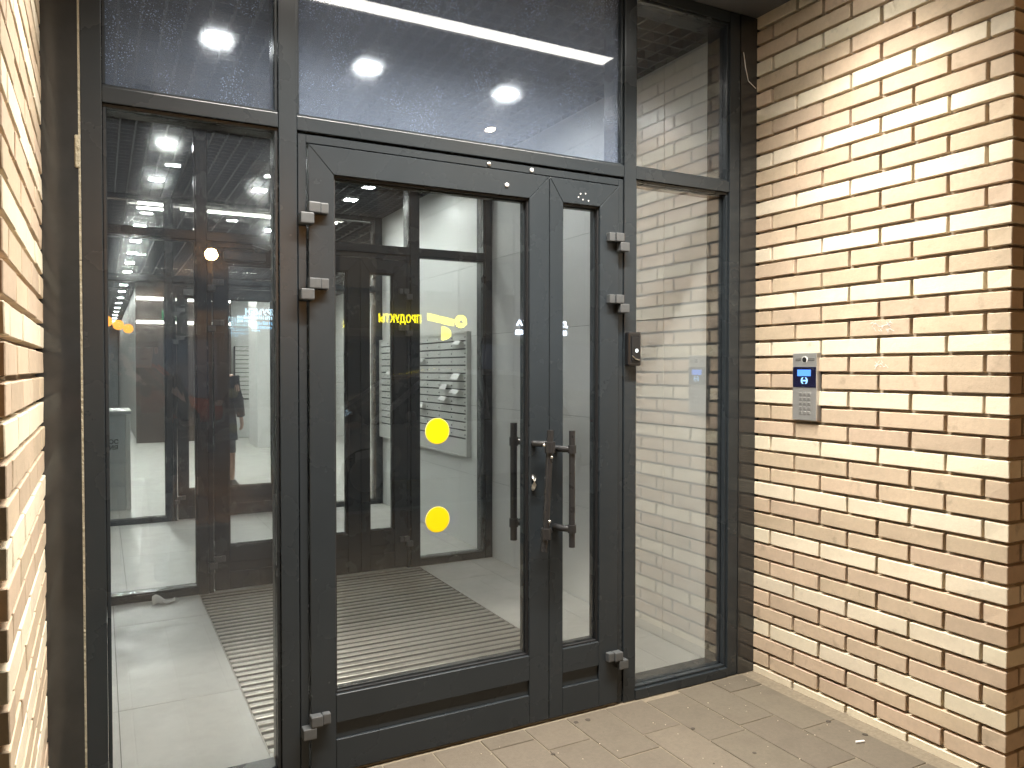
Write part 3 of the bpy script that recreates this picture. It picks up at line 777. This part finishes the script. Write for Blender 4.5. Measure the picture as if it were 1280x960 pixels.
# reception desk
dk = thing('reception_desk', (-.4, 9.1, 0), 'pale grey reception desk with black lettering at the left of the far hall', 'desk')
box(-1.1, .215, 8.80, 8.86, .0, .985).build('front_panel', M_DESK, dk, .003)
box(.218, .262, 8.79, 9.5, .0, .985).build('end_panel', M_WALLP, dk, .003)
box(-1.1, .27, 8.78, 9.5, .987, 1.02).build('top', M_DESK, dk, .004)
for s_, z_ in (('ПОС', .705), ('НИЯ', .645)):
    text_part('lettering', s_, .062, M_BLACKM, dk, (.085, 8.7975, z_), ((1,0,0), (0,0,1)), .002, bold=.0015)
# mailboxes on the lobby wall
mbk = thing('mailbox_bank', (XM-.02, 6.8, .73), 'bank of small white mailboxes on the lobby wall with leaflets sticking out', 'mailboxes')
MBY0, MBPY, MBR, MBP = 5.73, .2745, 13, .0672
MBT = 1.742
fr = MB()
fr.box(XM-.040, XM, MBY0-.02, MBY0, .725, MBT+.015); fr.box(XM-.040, XM, MBY0+8*MBPY, MBY0+8*MBPY+.02, .725, MBT+.015)
fr.box(XM-.040, XM, MBY0, MBY0+8*MBPY, MBT, MBT+.015); fr.box(XM-.040, XM, MBY0, MBY0+8*MBPY, .725, .735)
fr.build('frame', M_MBOX, mbk)
box(XM-.018, XM, MBY0, MBY0+8*MBPY, .735, MBT).build('back_plate', M_MBACK, mbk)
zlow = MBT-MBR*MBP
box(XM-.034, XM-.018, MBY0+.001, MBY0+8*MBPY-.001, .736, zlow-.004).build('lower_panel', M_MBOX, mbk)
dme = box(-.014, 0, .003, MBPY-.003, .0125, MBP).mesh('mailbox_door', M_MBOX, (0,0,0), .0012)
lk = MB()
for c_ in range(8):
    for r_ in range(MBR):
        yy = MBY0+c_*MBPY; zz = MBT-(r_+1)*MBP
        instance('mailbox_door', dme, mbk, (XM-.020+rnd.uniform(-.001, .001), yy, zz))
        lk.box(XM-.037, XM-.033, yy+.018, yy+.030, zz+.030, zz+.042)
tag(lk.build('lock', M_HINGE, mbk), kind='stuff')
LEAF = ['white leaflet in the top right mailboxes of the lobby bank', 'drooping white leaflet in the column of mailboxes nearest the second partition, at mid height',
        'white leaflet just below the drooping one in the nearest mailbox column', 'white leaflet in the second mailbox column from the right, upper of two',
        'white leaflet in the second mailbox column from the right, lower of two', 'small white leaflet high in the fourth mailbox column from the right',
        'white leaflet low in the fourth mailbox column, behind the upper yellow sticker', 'white leaflet in the far mailboxes seen through the narrow inner door']
for k, (y, z, ln, dr) in enumerate(((5.78, 1.665, .05, .02), (5.78, 1.395, .06, .035), (5.79, 1.26, .06, .02), (6.06, 1.30, .05, .03), (6.07, 1.195, .05, .02), (6.60, 1.53, .035, .02), (6.61, 1.125, .05, .03), (7.50, 1.41, .04, .02))):
    m = MB(); wv = .13 + .02*(k % 3)
    pr = [(XM-.030, z), (XM-.035-ln*.5, z+.012), (XM-.035-ln, z-dr)]
    for i in range(2):
        (xa, za), (xb, zb) = pr[i], pr[i+1]
        m.add([(xa, y, za), (xb, y+.01*k%.03, zb), (xb, y+wv, zb+.006), (xa, y+wv, za), (xa, y, za+.004), (xb, y+.01*k%.03, zb+.004), (xb, y+wv, zb+.010), (xa, y+wv, za+.004)],
              [(0,1,2,3),(4,7,6,5),(0,4,5,1),(1,5,6,2),(2,6,7,3),(3,7,4,0)])
    solo('leaflet', m, M_PAPER, (XM-.06, y, z), LEAF[k], 'leaflet', 'leaflets in the mailboxes')
# second bank in the far hall
mb2 = thing('mailbox_bank', (3.0, 16.97, 1), 'distant bank of white mailboxes on the back wall of the far hall', 'mailboxes')
box(2.46, 3.1, 16.93, 16.979, .80, 1.92).build('back_plate', M_MBACK, mb2)
d2 = box(.002, .298, -.012, 0, .012, .09).mesh('mailbox_door', M_MBOX, (0,0,0))
for c_ in range(2):
    for r_ in range(12): instance('mailbox_door', d2, mb2, (2.48+c_*.31, 16.93, .82+r_*.091))

# ------------------------------------------------------------------ entrance mat
mat = thing('entrance_mat', ((MX0+MX1)/2, (MY0+MY1)/2, 0), 'ribbed aluminium entrance mat set into the vestibule floor', 'mat')
box(MX0+.001, MX1-.001, MY0+.001, MY1-.001, -.03, -.016).build('tray', M_MATB, mat)
fr = MB(); wd = .004
fr.box(MX0, MX0+wd, MY0, MY1, -.03, .0015); fr.box(MX1-wd, MX1, MY0, MY1, -.03, .0015)
fr.box(MX0+wd, MX1-wd, MY0, MY0+wd, -.03, .0015); fr.box(MX0+wd, MX1-wd, MY1-wd, MY1, -.03, .0015)
fr.build('edge_frame', M_ALU, mat)
n = 18; pt = (MY1-MY0-2*wd)/n; ml = MX1-MX0-2*wd-.004
alm = box(0, ml, 0, .030, -.016, 0.0005).mesh('strip', M_ALU, (0,0,0), .002)
rbm = box(0, ml, 0, .030, -.016, -.0035).mesh('insert', M_MATR)
rbd = box(0, ml, 0, .026, -.016, -.0075).mesh('insert', M_MATB)
for k in range(n):
    yy = MY0+wd+k*pt+.002
    for dy in (0, .0645):
        instance('strip', alm, mat, (MX0+wd+.002, yy+dy, rnd.uniform(-.0008, .0003)))
    instance('insert', rbm, mat, (MX0+wd+.002, yy+.0322, 0))
    instance('insert', rbd, mat, (MX0+wd+.002, yy+.0970, 0))
# litter
tw = MB(); rg = random.Random(3)
pts = []
nU, nV = 9, 5
for i in range(nU):
    for j in range(nV):
        u, v = i/(nU-1), j/(nV-1)
        pts.append((.265+u*.13, 5.165+v*.055+.012*math.sin(u*7), .004+.045*math.sin(v*math.pi)*(0.55+.45*math.sin(u*5+1))+rg.uniform(0, .01)))
fs = [(i*nV+j, (i+1)*nV+j, (i+1)*nV+j+1, i*nV+j+1) for i in range(nU-1) for j in range(nV-1)]
tw.add(pts, fs); tw.add([(x, y+.001, max(z-.003, .001)) for x, y, z in pts], [f[::-1] for f in fs])
solo('paper_towel', tw, M_PAPER, (.33, 5.19, 0), 'crumpled white paper scrap on the vestibule floor by the second partition', 'litter')
bt = MB().tube([(2.565, 1.975, .005), (2.60, 1.965, .005)], .0045, 8)
solo('cigarette_end', bt, M_PAPER, (2.58, 1.97, 0), 'white cigarette end on the pavers near the right brick wall', 'litter')
gum = MB()
for k in range(14):
    x, y = rnd.uniform(1.3, 2.72), rnd.uniform(1.6, 2.66); r_ = rnd.uniform(.003, .013)
    gum.loft([[(x+r_*q*math.cos(a)*rnd.uniform(.8, 1.2), y+r_*q*math.sin(a)*rnd.uniform(.8, 1.2), z) for a in [R(45*i) for i in range(8)]] for q, z in ((1, .0005), (.8, .0024))])
tag(gum.build('grit', principled('dark_grit', (.05, .04, .03), .9), None), 'specks of dark grit and gum trodden on the porch pavers', 'grit', None, 'stuff')
gum = MB()
for k in range(60):
    x, y = rnd.uniform(1.2, 2.72), rnd.uniform(1.6, 2.68); r_ = rnd.uniform(.0012, .003)
    gum.ball((x, y, .002), (r_, r_, r_*.7), 6, 4)
tag(gum.build('crumbs', principled('pale_crumb', (.55, .47, .36), .9), None), 'pale crumbs of mortar on the porch pavers', 'crumbs', None, 'stuff')

# ------------------------------------------------------------------ people
def skin_body(name, nodes, edges, mat, parent, org):
    me = bpy.data.meshes.new(name)
    names = list(nodes); idx = {k: i for i, k in enumerate(names)}
    me.from_pydata([Vector(nodes[k][0]) for k in names], [(idx[a], idx[b]) for a, b in edges], [])
    o = bpy.data.objects.new(name, me); C.objects.link(o)
    md = o.modifiers.new('skin', 'SKIN'); md.use_smooth_shade = True; md.branch_smoothing = .6
    lay = me.skin_vertices[0].data
    for i, k in enumerate(names):
        r = nodes[k][1]; r = r if isinstance(r, tuple) else (r, r); lay[i].radius = r; lay[i].use_root = (i == 0)
    sb = o.modifiers.new('sub', 'SUBSURF'); sb.levels = 2; sb.render_levels = 2
    dg = bpy.context.evaluated_depsgraph_get(); dg.update()
    m2 = bpy.data.meshes.new_from_object(o.evaluated_get(dg)); bpy.data.objects.remove(o)
    m2.name = name; m2.materials.clear(); m2.materials.append(mat)
    for p in m2.polygons: p.use_smooth = True
    ob = bpy.data.objects.new(name, m2); C.objects.link(ob); ob.parent = parent
    return ob
def ell(cx, cy, z, rx, ry, n=20, fold=0):
    return [(cx+rx*(1+fold*math.sin(5*a))*math.cos(a), cy+ry*(1+fold*math.sin(5*a))*math.sin(a), z) for a in [2*math.pi*k/n for k in range(n)]]
def person(loc, rz, h, label, group, pose, mats):
    """figure facing local -Y, built for height 1.7 then scaled into the vertices"""
    t = thing('person', loc, label, 'person', group); t.rotation_euler = (0, 0, rz)
    s = h/1.7
    nd = {'pelvis': ((0, 0, .95), (.135, .10)), 'waist': ((0, 0, 1.10), (.12, .09)), 'chest': ((0, .0, 1.28), (.15, .105)),
          'neckb': ((0, .01, 1.43), (.065, .06)), 'neck': ((0, 0, 1.49), (.05, .05)), 'jaw': ((0, -.018, 1.545), (.058, .068)),
          'head': ((0, -.008, 1.605), (.074, .09)), 'crown': ((0, .0, 1.665), (.055, .068))}
    ed = [('pelvis', 'waist'), ('waist', 'chest'), ('chest', 'neckb'), ('neckb', 'neck'), ('neck', 'jaw'), ('jaw', 'head'), ('head', 'crown')]
    for sd, q in ((-1, 'r'), (1, 'l')):
        st = pose.get('step', 0)*sd
        nd['hip'+q] = ((sd*.09, 0, .88), .088); nd['knee'+q] = ((sd*.095, -.02+st*.5, .49), .056); nd['calf'+q] = ((sd*.095, .01+st*.8, .32), .052)
        nd['ank'+q] = ((sd*.095, .02+st, .09), .036); nd['heel'+q] = ((sd*.095, .02+st, .04), .036); nd['toe'+q] = ((sd*.105, -.15+st, .03), (.036, .026))
        ed += [('pelvis', 'hip'+q), ('hip'+q, 'knee'+q), ('knee'+q, 'calf'+q), ('calf'+q, 'ank'+q), ('ank'+q, 'heel'+q), ('heel'+q, 'toe'+q)]
        sh = Vector((sd*.175, .01, 1.385)); el = Vector(pose['elbow'](sd)); wr = Vector(pose['wrist'](sd)); kn = Vector(pose['knuckle'](sd))
        nd['sh'+q] = (sh, .058); nd['el'+q] = (el, .042); nd['wr'+q] = (wr, (.026, .022)); nd['palm'+q] = ((wr+kn)/2, (.036, .018))
        ed += [('chest', 'sh'+q), ('sh'+q, 'el'+q), ('el'+q, 'wr'+q), ('wr'+q, 'palm'+q)]
        side = Vector(pose['across'](sd)).normalized(); curl = Vector(pose['curl'](sd)).normalized(); d = (kn-wr).normalized()
        for f, (o_, l_) in enumerate(((-.03, .068), (-.010, .078), (.010, .073), (.028, .058))):
            b0 = kn+side*o_; b1 = b0+d*l_*.5+curl*l_*.15; b2 = b1+d*l_*.25+curl*l_*.4
            nd['f%d%sa' % (f, q)] = (b0, .0095); nd['f%d%sb' % (f, q)] = (b1, .0085); nd['f%d%sc' % (f, q)] = (b2, .007)
            ed += [('palm'+q, 'f%d%sa' % (f, q)), ('f%d%sa' % (f, q), 'f%d%sb' % (f, q)), ('f%d%sb' % (f, q), 'f%d%sc' % (f, q))]
        th = (wr*.6+kn*.4)-side*.035
        nd['t%sa' % q] = (th, .011); nd['t%sb' % q] = (th+d*.04-side*.015+curl*.02, .009)
        ed += [('palm'+q, 't%sa' % q), ('t%sa' % q, 't%sb' % q)]
    nd = {k: (Vector(v[0])*s, v[1]) for k, v in nd.items()}
    body = skin_body('body', nd, ed, mats['skin'], t, loc)
    def part(mb, name, mat):
        mb.v = [tuple(Vector(v)*s) for v in mb.v]
        me = mb.mesh(name, mat); ob = bpy.data.objects.new(name, me); C.objects.link(ob); ob.parent = t
        if name in ('coat', 'sleeve', 'hat', 'hair', 'trouser_leg', 'skirt'):
            for p in me.polygons: p.use_smooth = True
        return ob
    hem = mats.get('hem', .75)
    part(MB().loft([ell(0, 0, hem, .215, .165, 20, .03), ell(0, 0, hem+.2, .20, .155, 20, .02), ell(0, 0, 1.05, .178, .135), ell(0, 0, 1.22, .195, .14), ell(0, .005, 1.36, .195, .125), ell(0, .01, 1.42, .13, .095), ell(0, 0, 1.475, .075, .075)]), 'coat', mats['coat'])
    for sd in (-1, 1):
        part(MB().tube([(sd*.165, .01, 1.385), pose['elbow'](sd), tuple(Vector(pose['elbow'](sd))*.12+Vector(pose['wrist'](sd))*.88)], [.078, .062, .048], 14), 'sleeve', mats['coat'])
        if mats.get('trouser'):
            q = 'r' if sd < 0 else 'l'; st = pose.get('step', 0)*sd
            part(MB().tube([(sd*.09, 0, .92), (sd*.095, -.02+st*.5, .49), (sd*.095, .015+st, .10)], [.105, .075, .062], 14), 'trouser_leg', mats['trouser'])
        st = pose.get('step', 0)*sd
        part(MB().loft([ell(sd*.10, -.055+st, .0, .048, .125, 14), ell(sd*.10, -.055+st, .04, .05, .125, 14), ell(sd*.098, -.02+st, .075, .045, .085, 14), ell(sd*.095, .02+st, .12, .045, .052, 14)]), 'shoe', mats['shoe'])
        part(MB().ball((sd*.030, -.092, 1.612), (.012, .008, .009), 8, 6), 'eye', M_PAPER)
        part(MB().ball((sd*.081, .0, 1.60), (.012, .022, .032), 8, 6), 'ear', mats['skin'])
    part(MB().loft([ell(0, -.100, 1.565, .017, .016, 8), ell(0, -.098, 1.59, .012, .014, 8), ell(0, -.088, 1.622, .008, .008, 8)]), 'nose', mats['skin'])
    part(MB().ball((0, -.086, 1.535), (.024, .010, .007), 10, 6), 'mouth', principled('lips_'+t.name, (.42, .16, .13), .5))
    if mats.get('skirt'):
        part(MB().loft([ell(0, 0, .47, .19, .15, 20, .03), ell(0, 0, .9, .17, .13)]), 'skirt', mats['skirt'])
    if mats.get('hat'):
        part(MB().loft([ell(0, -.004, 1.628, .092, .106), ell(0, -.004, 1.660, .096, .110), ell(0, 0, 1.70, .088, .10), ell(0, .005, 1.735, .06, .068), ell(0, .008, 1.748, .02, .022)]), 'hat', mats['hat'])
        part(MB().loft([ell(0, -.004, 1.618, .097, .111), ell(0, -.004, 1.655, .102, .116)]), 'hat', mats['hat'])
    else:
        part(MB().loft([ell(0, .035, 1.50, .062, .062), ell(0, .028, 1.57, .090, .088), ell(0, .016, 1.63, .093, .098), ell(0, .012, 1.68, .080, .088), ell(0, .012, 1.71, .045, .05)]), 'hair', mats['hair'])
    return t
hang = dict(elbow=lambda s: (s*.235, .03, 1.12), wrist=lambda s: (s*.25, -.03, .88), knuckle=lambda s: (s*.25, -.05, .80),
            across=lambda s: (0, 1, 0), curl=lambda s: (-s, -.3, -.3), step=.12)
person((1.245, 9.69, 0), R(150), 1.66, 'person in a long dark coat and skirt in the hall beyond the third doors', None, hang,
       dict(skin=M_SKIN, coat=M_COAT, shoe=M_SHOE, hair=M_HAIR, skirt=M_SKIRT, hem=.62))
hold = dict(elbow=lambda s: (s*.235-.02, -.13, 1.16), wrist=lambda s: (s*.075+.16, -.30, 1.43), knuckle=lambda s: (s*.06+.17, -.345, 1.50),
            across=lambda s: (0, -.3, .95), curl=lambda s: (-s, -.3, .2))
person((.26, -.42, 0), R(180), 1.68, 'person in a shiny black jacket holding up a phone, mirrored in the left pane', None, hold,
       dict(skin=M_SKIN2, coat=M_PUFF, shoe=M_SHOE, hat=M_COAT, trouser=M_JEAN, hem=.72))
ph = thing('phone', (.02, -.03, 1.45), 'black phone held up by the person in the shiny jacket', 'phone')
box(-.03, .125, -.026, -.018, 1.425, 1.500).build('body', M_BLACK, ph, .003)
MB().tube([(0, -.018, 1.45), (0, -.0145, 1.45)], .008, 14).build('lens', M_BLACKM, ph)

# ------------------------------------------------------------------ street behind the camera (seen mirrored in the glass)
def car(loc, rz, paint, label, L=4.4, W=1.78, Ht=1.47, group=None):
    t = thing('parked_car', loc, label, 'car', group); t.rotation_euler = (0, 0, rz)
    def part(mb, name, mat, par=None, bevel=0):
        me = mb.mesh(name, mat, (0,0,0), bevel); ob = bpy.data.objects.new(name, me); C.objects.link(ob); ob.parent = par or t; return ob
    hw = W/2
    def sec(x, zb, zt, w):
        return [(x, -w*.86, zb), (x, -w, zb+.14), (x, -w*1.0, (zb+zt)/2+.05), (x, -w*.94, zt-.05), (x, -w*.80, zt), (x, w*.80, zt), (x, w*.94, zt-.05), (x, w, (zb+zt)/2+.05), (x, w, zb+.14), (x, w*.86, zb)]
    st = [(-L/2, .34, .62, hw*.72), (-L/2+.05, .26, .76, hw*.86), (-L/2+.35, .22, .90, hw*.97), (-1.1, .2, .95, hw), (0, .2, .95, hw), (.75, .2, .95, hw),
          (L/2-.75, .2, .86, hw*.98), (L/2-.28, .22, .77, hw*.93), (L/2-.05, .26, .66, hw*.82), (L/2, .34, .58, hw*.68)]
    part(MB().loft([sec(*a) for a in st]), 'body', paint)
    def gsec(x, z, w): return [(x, -w, .90), (x, -w*.97, z*.5+.45), (x, -w*.84, z-.05), (x, -w*.72, z), (x, w*.72, z), (x, w*.84, z-.05), (x, w*.97, z*.5+.45), (x, w, .90)]
    part(MB().loft([gsec(-L/2+.55, .95, hw*.86), gsec(-1.25, Ht-.1, hw*.90), gsec(-.7, Ht-.01, hw*.92), gsec(.1, Ht, hw*.92), gsec(.5, Ht-.07, hw*.92), gsec(1.28, .95, hw*.88)]), 'cabin_glass', M_CARG)
    def rsec(x, z, w): return [(x, -w*.86, z-.055), (x, -w*.735, z+.006), (x, 0, z+.02), (x, w*.735, z+.006), (x, w*.86, z-.055), (x, 0, z-.06)]
    part(MB().loft([rsec(-1.27, Ht-.10, hw*.92), rsec(-.7, Ht-.004, hw*.93), rsec(.1, Ht+.004, hw*.93), rsec(.52, Ht-.072, hw*.93)]), 'roof', paint)
    for s_ in (-1, 1):
        for (xa, za), (xb, zb_) in (((-.28, .93), (-.22, Ht-.04)), ((-1.60, .93), (-1.22, Ht-.12)), ((1.24, .93), (.5, Ht-.08))):
            part(MB().tube([(xa, s_*hw*.93, za), ((xa+xb)/2, s_*hw*.90, (za+zb_)/2), (xb, s_*hw*.79, zb_)], .04, 8), 'pillar', paint)
        part(MB().ball((.82, s_*(hw+.09), 1.0), (.07, .10, .07), 10, 6), 'mirror', paint)
        part(box(-.08, .08, s_*(hw+.004)-.012, s_*(hw+.004)+.012, .80, .83), 'door_handle', paint, None, .005)
        part(MB().ball((L/2-.16, s_*hw*.68, .66), (.16, .18, .07), 12, 6), 'headlight', M_HEADL)
        part(MB().ball((-L/2+.12, s_*hw*.72, .78), (.12, .16, .08), 12, 6), 'tail_light', M_TAIL)
        for x in (-L/2+.82, L/2-.86):
            wl = part(MB().tube([(x, s_*(hw-.20), .315), (x, s_*(hw-.02), .315)], .315, 24), 'wheel', M_TYRE)
            part(MB().tube([(x, s_*(hw-.03), .315), (x, s_*(hw+.004), .315)], .205, 20), 'rim', M_RIM, wl)
    return t
car((4.1, -4.25, -.12), R(180), M_CARW, 'silver white car parked along the kerb, mirrored in the door glass', Ht=1.55)
car((-1.6, -4.3, -.12), 0, M_CARD, 'dark car parked along the kerb behind the photographer', Ht=1.45)
car((.75, -16.6, -.12), R(8), M_CARR, 'red orange car parked across the street, mirrored in the left pane', Ht=1.75, L=4.3)

def street_lamp(x, y, h, mat, label, r=.2):
    t = thing('street_lamp', (x, y, -.1), label, 'street lamp', 'street lamps opposite')
    MB().tube([(x, y, -.1), (x, y, h-.4), (x, y, h-.25)], [.09, .06, .05], 12).build('pole', M_POLE, t)
    MB().tube([(x, y, h-.3), (x, y+.3, h+.02), (x, y+.9, h+.08)], .035, 8).build('arm', M_POLE, t)
    hd = box(x-.16, x+.16, y+.75, y+1.25, h+.05, h+.13).build('lamp_head', M_POLE, t, .02)
    box(x-r*.6, x+r*.6, y+1.0-r*.75, y+1.0+r*.75, h+.0, h+.045).build('lens', mat, hd)
street_lamp(12.4, -20.4, 10.0, E_STREETC, 'tall street lamp with pale warm light across the street, mirrored above the door', .2)


t = thing('street_lamp', (1.85, -10.0, -.12), 'low street lamp with a glowing orange globe, mirrored over the second doors', 'street lamp')
MB().tube([(1.85, -10, -.12), (1.85, -10, .6), (1.85, -10, 3.5)], [.09, .05, .04], 12).build('pole', M_POLE, t)
MB().ball((1.85, -10, 3.6), .11, 16, 10).build('globe', E_STREET, t)
MB().tube([(1.85, -10, 3.70), (1.85, -10, 3.76)], [.09, .02], 14).build('cap', M_POLE, t)
# opposite building with shop signs
YB = -24.0
bd = thing('shop_building', (8, YB-6, 0), 'long dark apartment building with ground floor shops across the street', 'building')
box(-25, 45, YB-12, YB-.3, -.2, 22).build('wall', M_BRICKF, bd)
box(-25, 45, YB-.3, YB-.02, 2.75, 3.05).build('cornice', M_FACADE, bd)
pv = structure('far_pavement', box(-60, 60, YB-.3, -22, -.19, 0), M_KERB, 'pavement in front of the shops opposite')
rw = random.Random(5)
for k in range(20):
    x = -22+k*3.3
    f = box(x, x+2.7, YB-.28, YB-.2, .35, 2.6).build('window', M_WFRAME, bd)
    box(x+.08, x+2.62, YB-.21, YB-.18, .45, 2.5).build('pane', E_SHOP if rw.random() < .55 else M_CARG, f)
for fl in range(4):
    for k in range(20):
        x = -22+k*3.3
        f = box(x+.5, x+2.1, YB-.29, YB-.24, 4.6+fl*3.1, 6.1+fl*3.1).build('window', M_WFRAME, bd)
        box(x+.56, x+2.04, YB-.25, YB-.22, 4.66+fl*3.1, 6.04+fl*3.1).build('pane', E_FLAT if rw.random() < .22 else M_CARG, f)
AX = ((-1, 0, 0), (0, 0, 1))
sg = thing('shop_sign', (10.6, YB, 3.45), 'glowing yellow shop sign reading ПРОДУКТЫ, mirrored in the door glass', 'sign')
text_part('lettering', 'ПРОДУКТЫ', .44, E_SIGNY, sg, (10.6, YB+.10, 3.44), AX, .04, 1.05, .012, 1.78)
sg = thing('shop_sign', (12.7, YB, 3.4), 'yellow shop emblem of a disc, slanting banner and half moon beside the yellow lettering', 'sign')
n = 28
MB().prism([(13.27+.27*math.cos(2*math.pi*k/n), 3.42+.27*math.sin(2*math.pi*k/n)) for k in range(n)], YB+.06, YB+.1).build('disc', E_SIGNY, sg)
MB().prism([(13.15, 3.35), (13.27, 3.53), (13.39, 3.35)], YB+.105, YB+.12).build('mark', M_BLACKM, sg)
MB().prism([(11.78, 3.72), (11.78, 3.44), (12.95, 3.22), (12.95, 3.50)], YB+.06, YB+.1).build('banner', E_SIGNY, sg)
bm_ = MB()
for k in range(9): 
    x = 11.88+k*.115; z = 3.57-.188*(x-11.78); bm_.box(x, x+.035, YB+.105, YB+.115, z-.07, z+.07)
tag(bm_.build('banner_strokes', M_BLACKM, sg), kind='stuff')
MB().prism([(12.40, 3.2), (12.40, 2.62)]+[(12.40+.42*math.sin(a), 2.91-.29*math.cos(a)) for a in [R(15*k) for k in range(1, 12)]], YB+.06, YB+.1).build('half_moon', E_SIGNY, sg)
sg = thing('shop_sign', (17.2, YB, 3.4), 'white glowing sign reading ДОМ БЫТА, mirrored in the narrow door leaf', 'sign')
text_part('lettering', 'ДОМ БЫТА', .30, E_SIGNW, sg, (17.2, YB+.10, 3.42), AX, .04, 1.1, .012, 2.62)
box(15.9, 18.5, YB+.0, YB+.05, 2.95, 3.15).build('light_bar', E_SIGNW, sg)
sg = thing('shop_sign', (20, YB, 3.4), 'small white lit sign at the right of the shop row', 'sign')
box(20.3, 20.9, YB+.05, YB+.1, 3.08, 3.30).build('light_box', E_SIGNW, sg)
sg = thing('shop_sign', (5.3, YB, 3.4), 'pale blue glowing sign of stacked lettering lines, mirrored in the left pane', 'sign')
text_part('lettering', 'ТПРУМЕН', .30, E_SIGNB, sg, (5.32, YB+.10, 3.52), AX, .04, 1.05, .012, 1.32)
b2 = MB(); rs = random.Random(9)
for x0_, x1_, z0_, z1_ in ((4.38, 6.02, 3.27, 3.41), (4.4, 5.0, 3.15, 3.24)):
    x = x0_
    while x < x1_: b2.box(x, x+rs.uniform(.03, .06), YB+.06, YB+.1, z0_, z1_-rs.uniform(0, .03)); x += .075
tag(b2.build('small_lettering', E_SIGNB, sg), kind='stuff')
b2 = MB()
for x0_, x1_, z0_, z1_ in ((4.9, 5.62, 3.07, 3.20), (4.88, 5.60, 2.92, 3.03), (4.9, 5.2, 2.83, 2.89)):
    x = x0_
    while x < x1_: b2.box(x, x+rs.uniform(.03, .06), YB+.06, YB+.1, z0_, z1_-rs.uniform(0, .03)); x += .075
tag(b2.build('small_lettering', E_SIGNC, sg), kind='stuff')
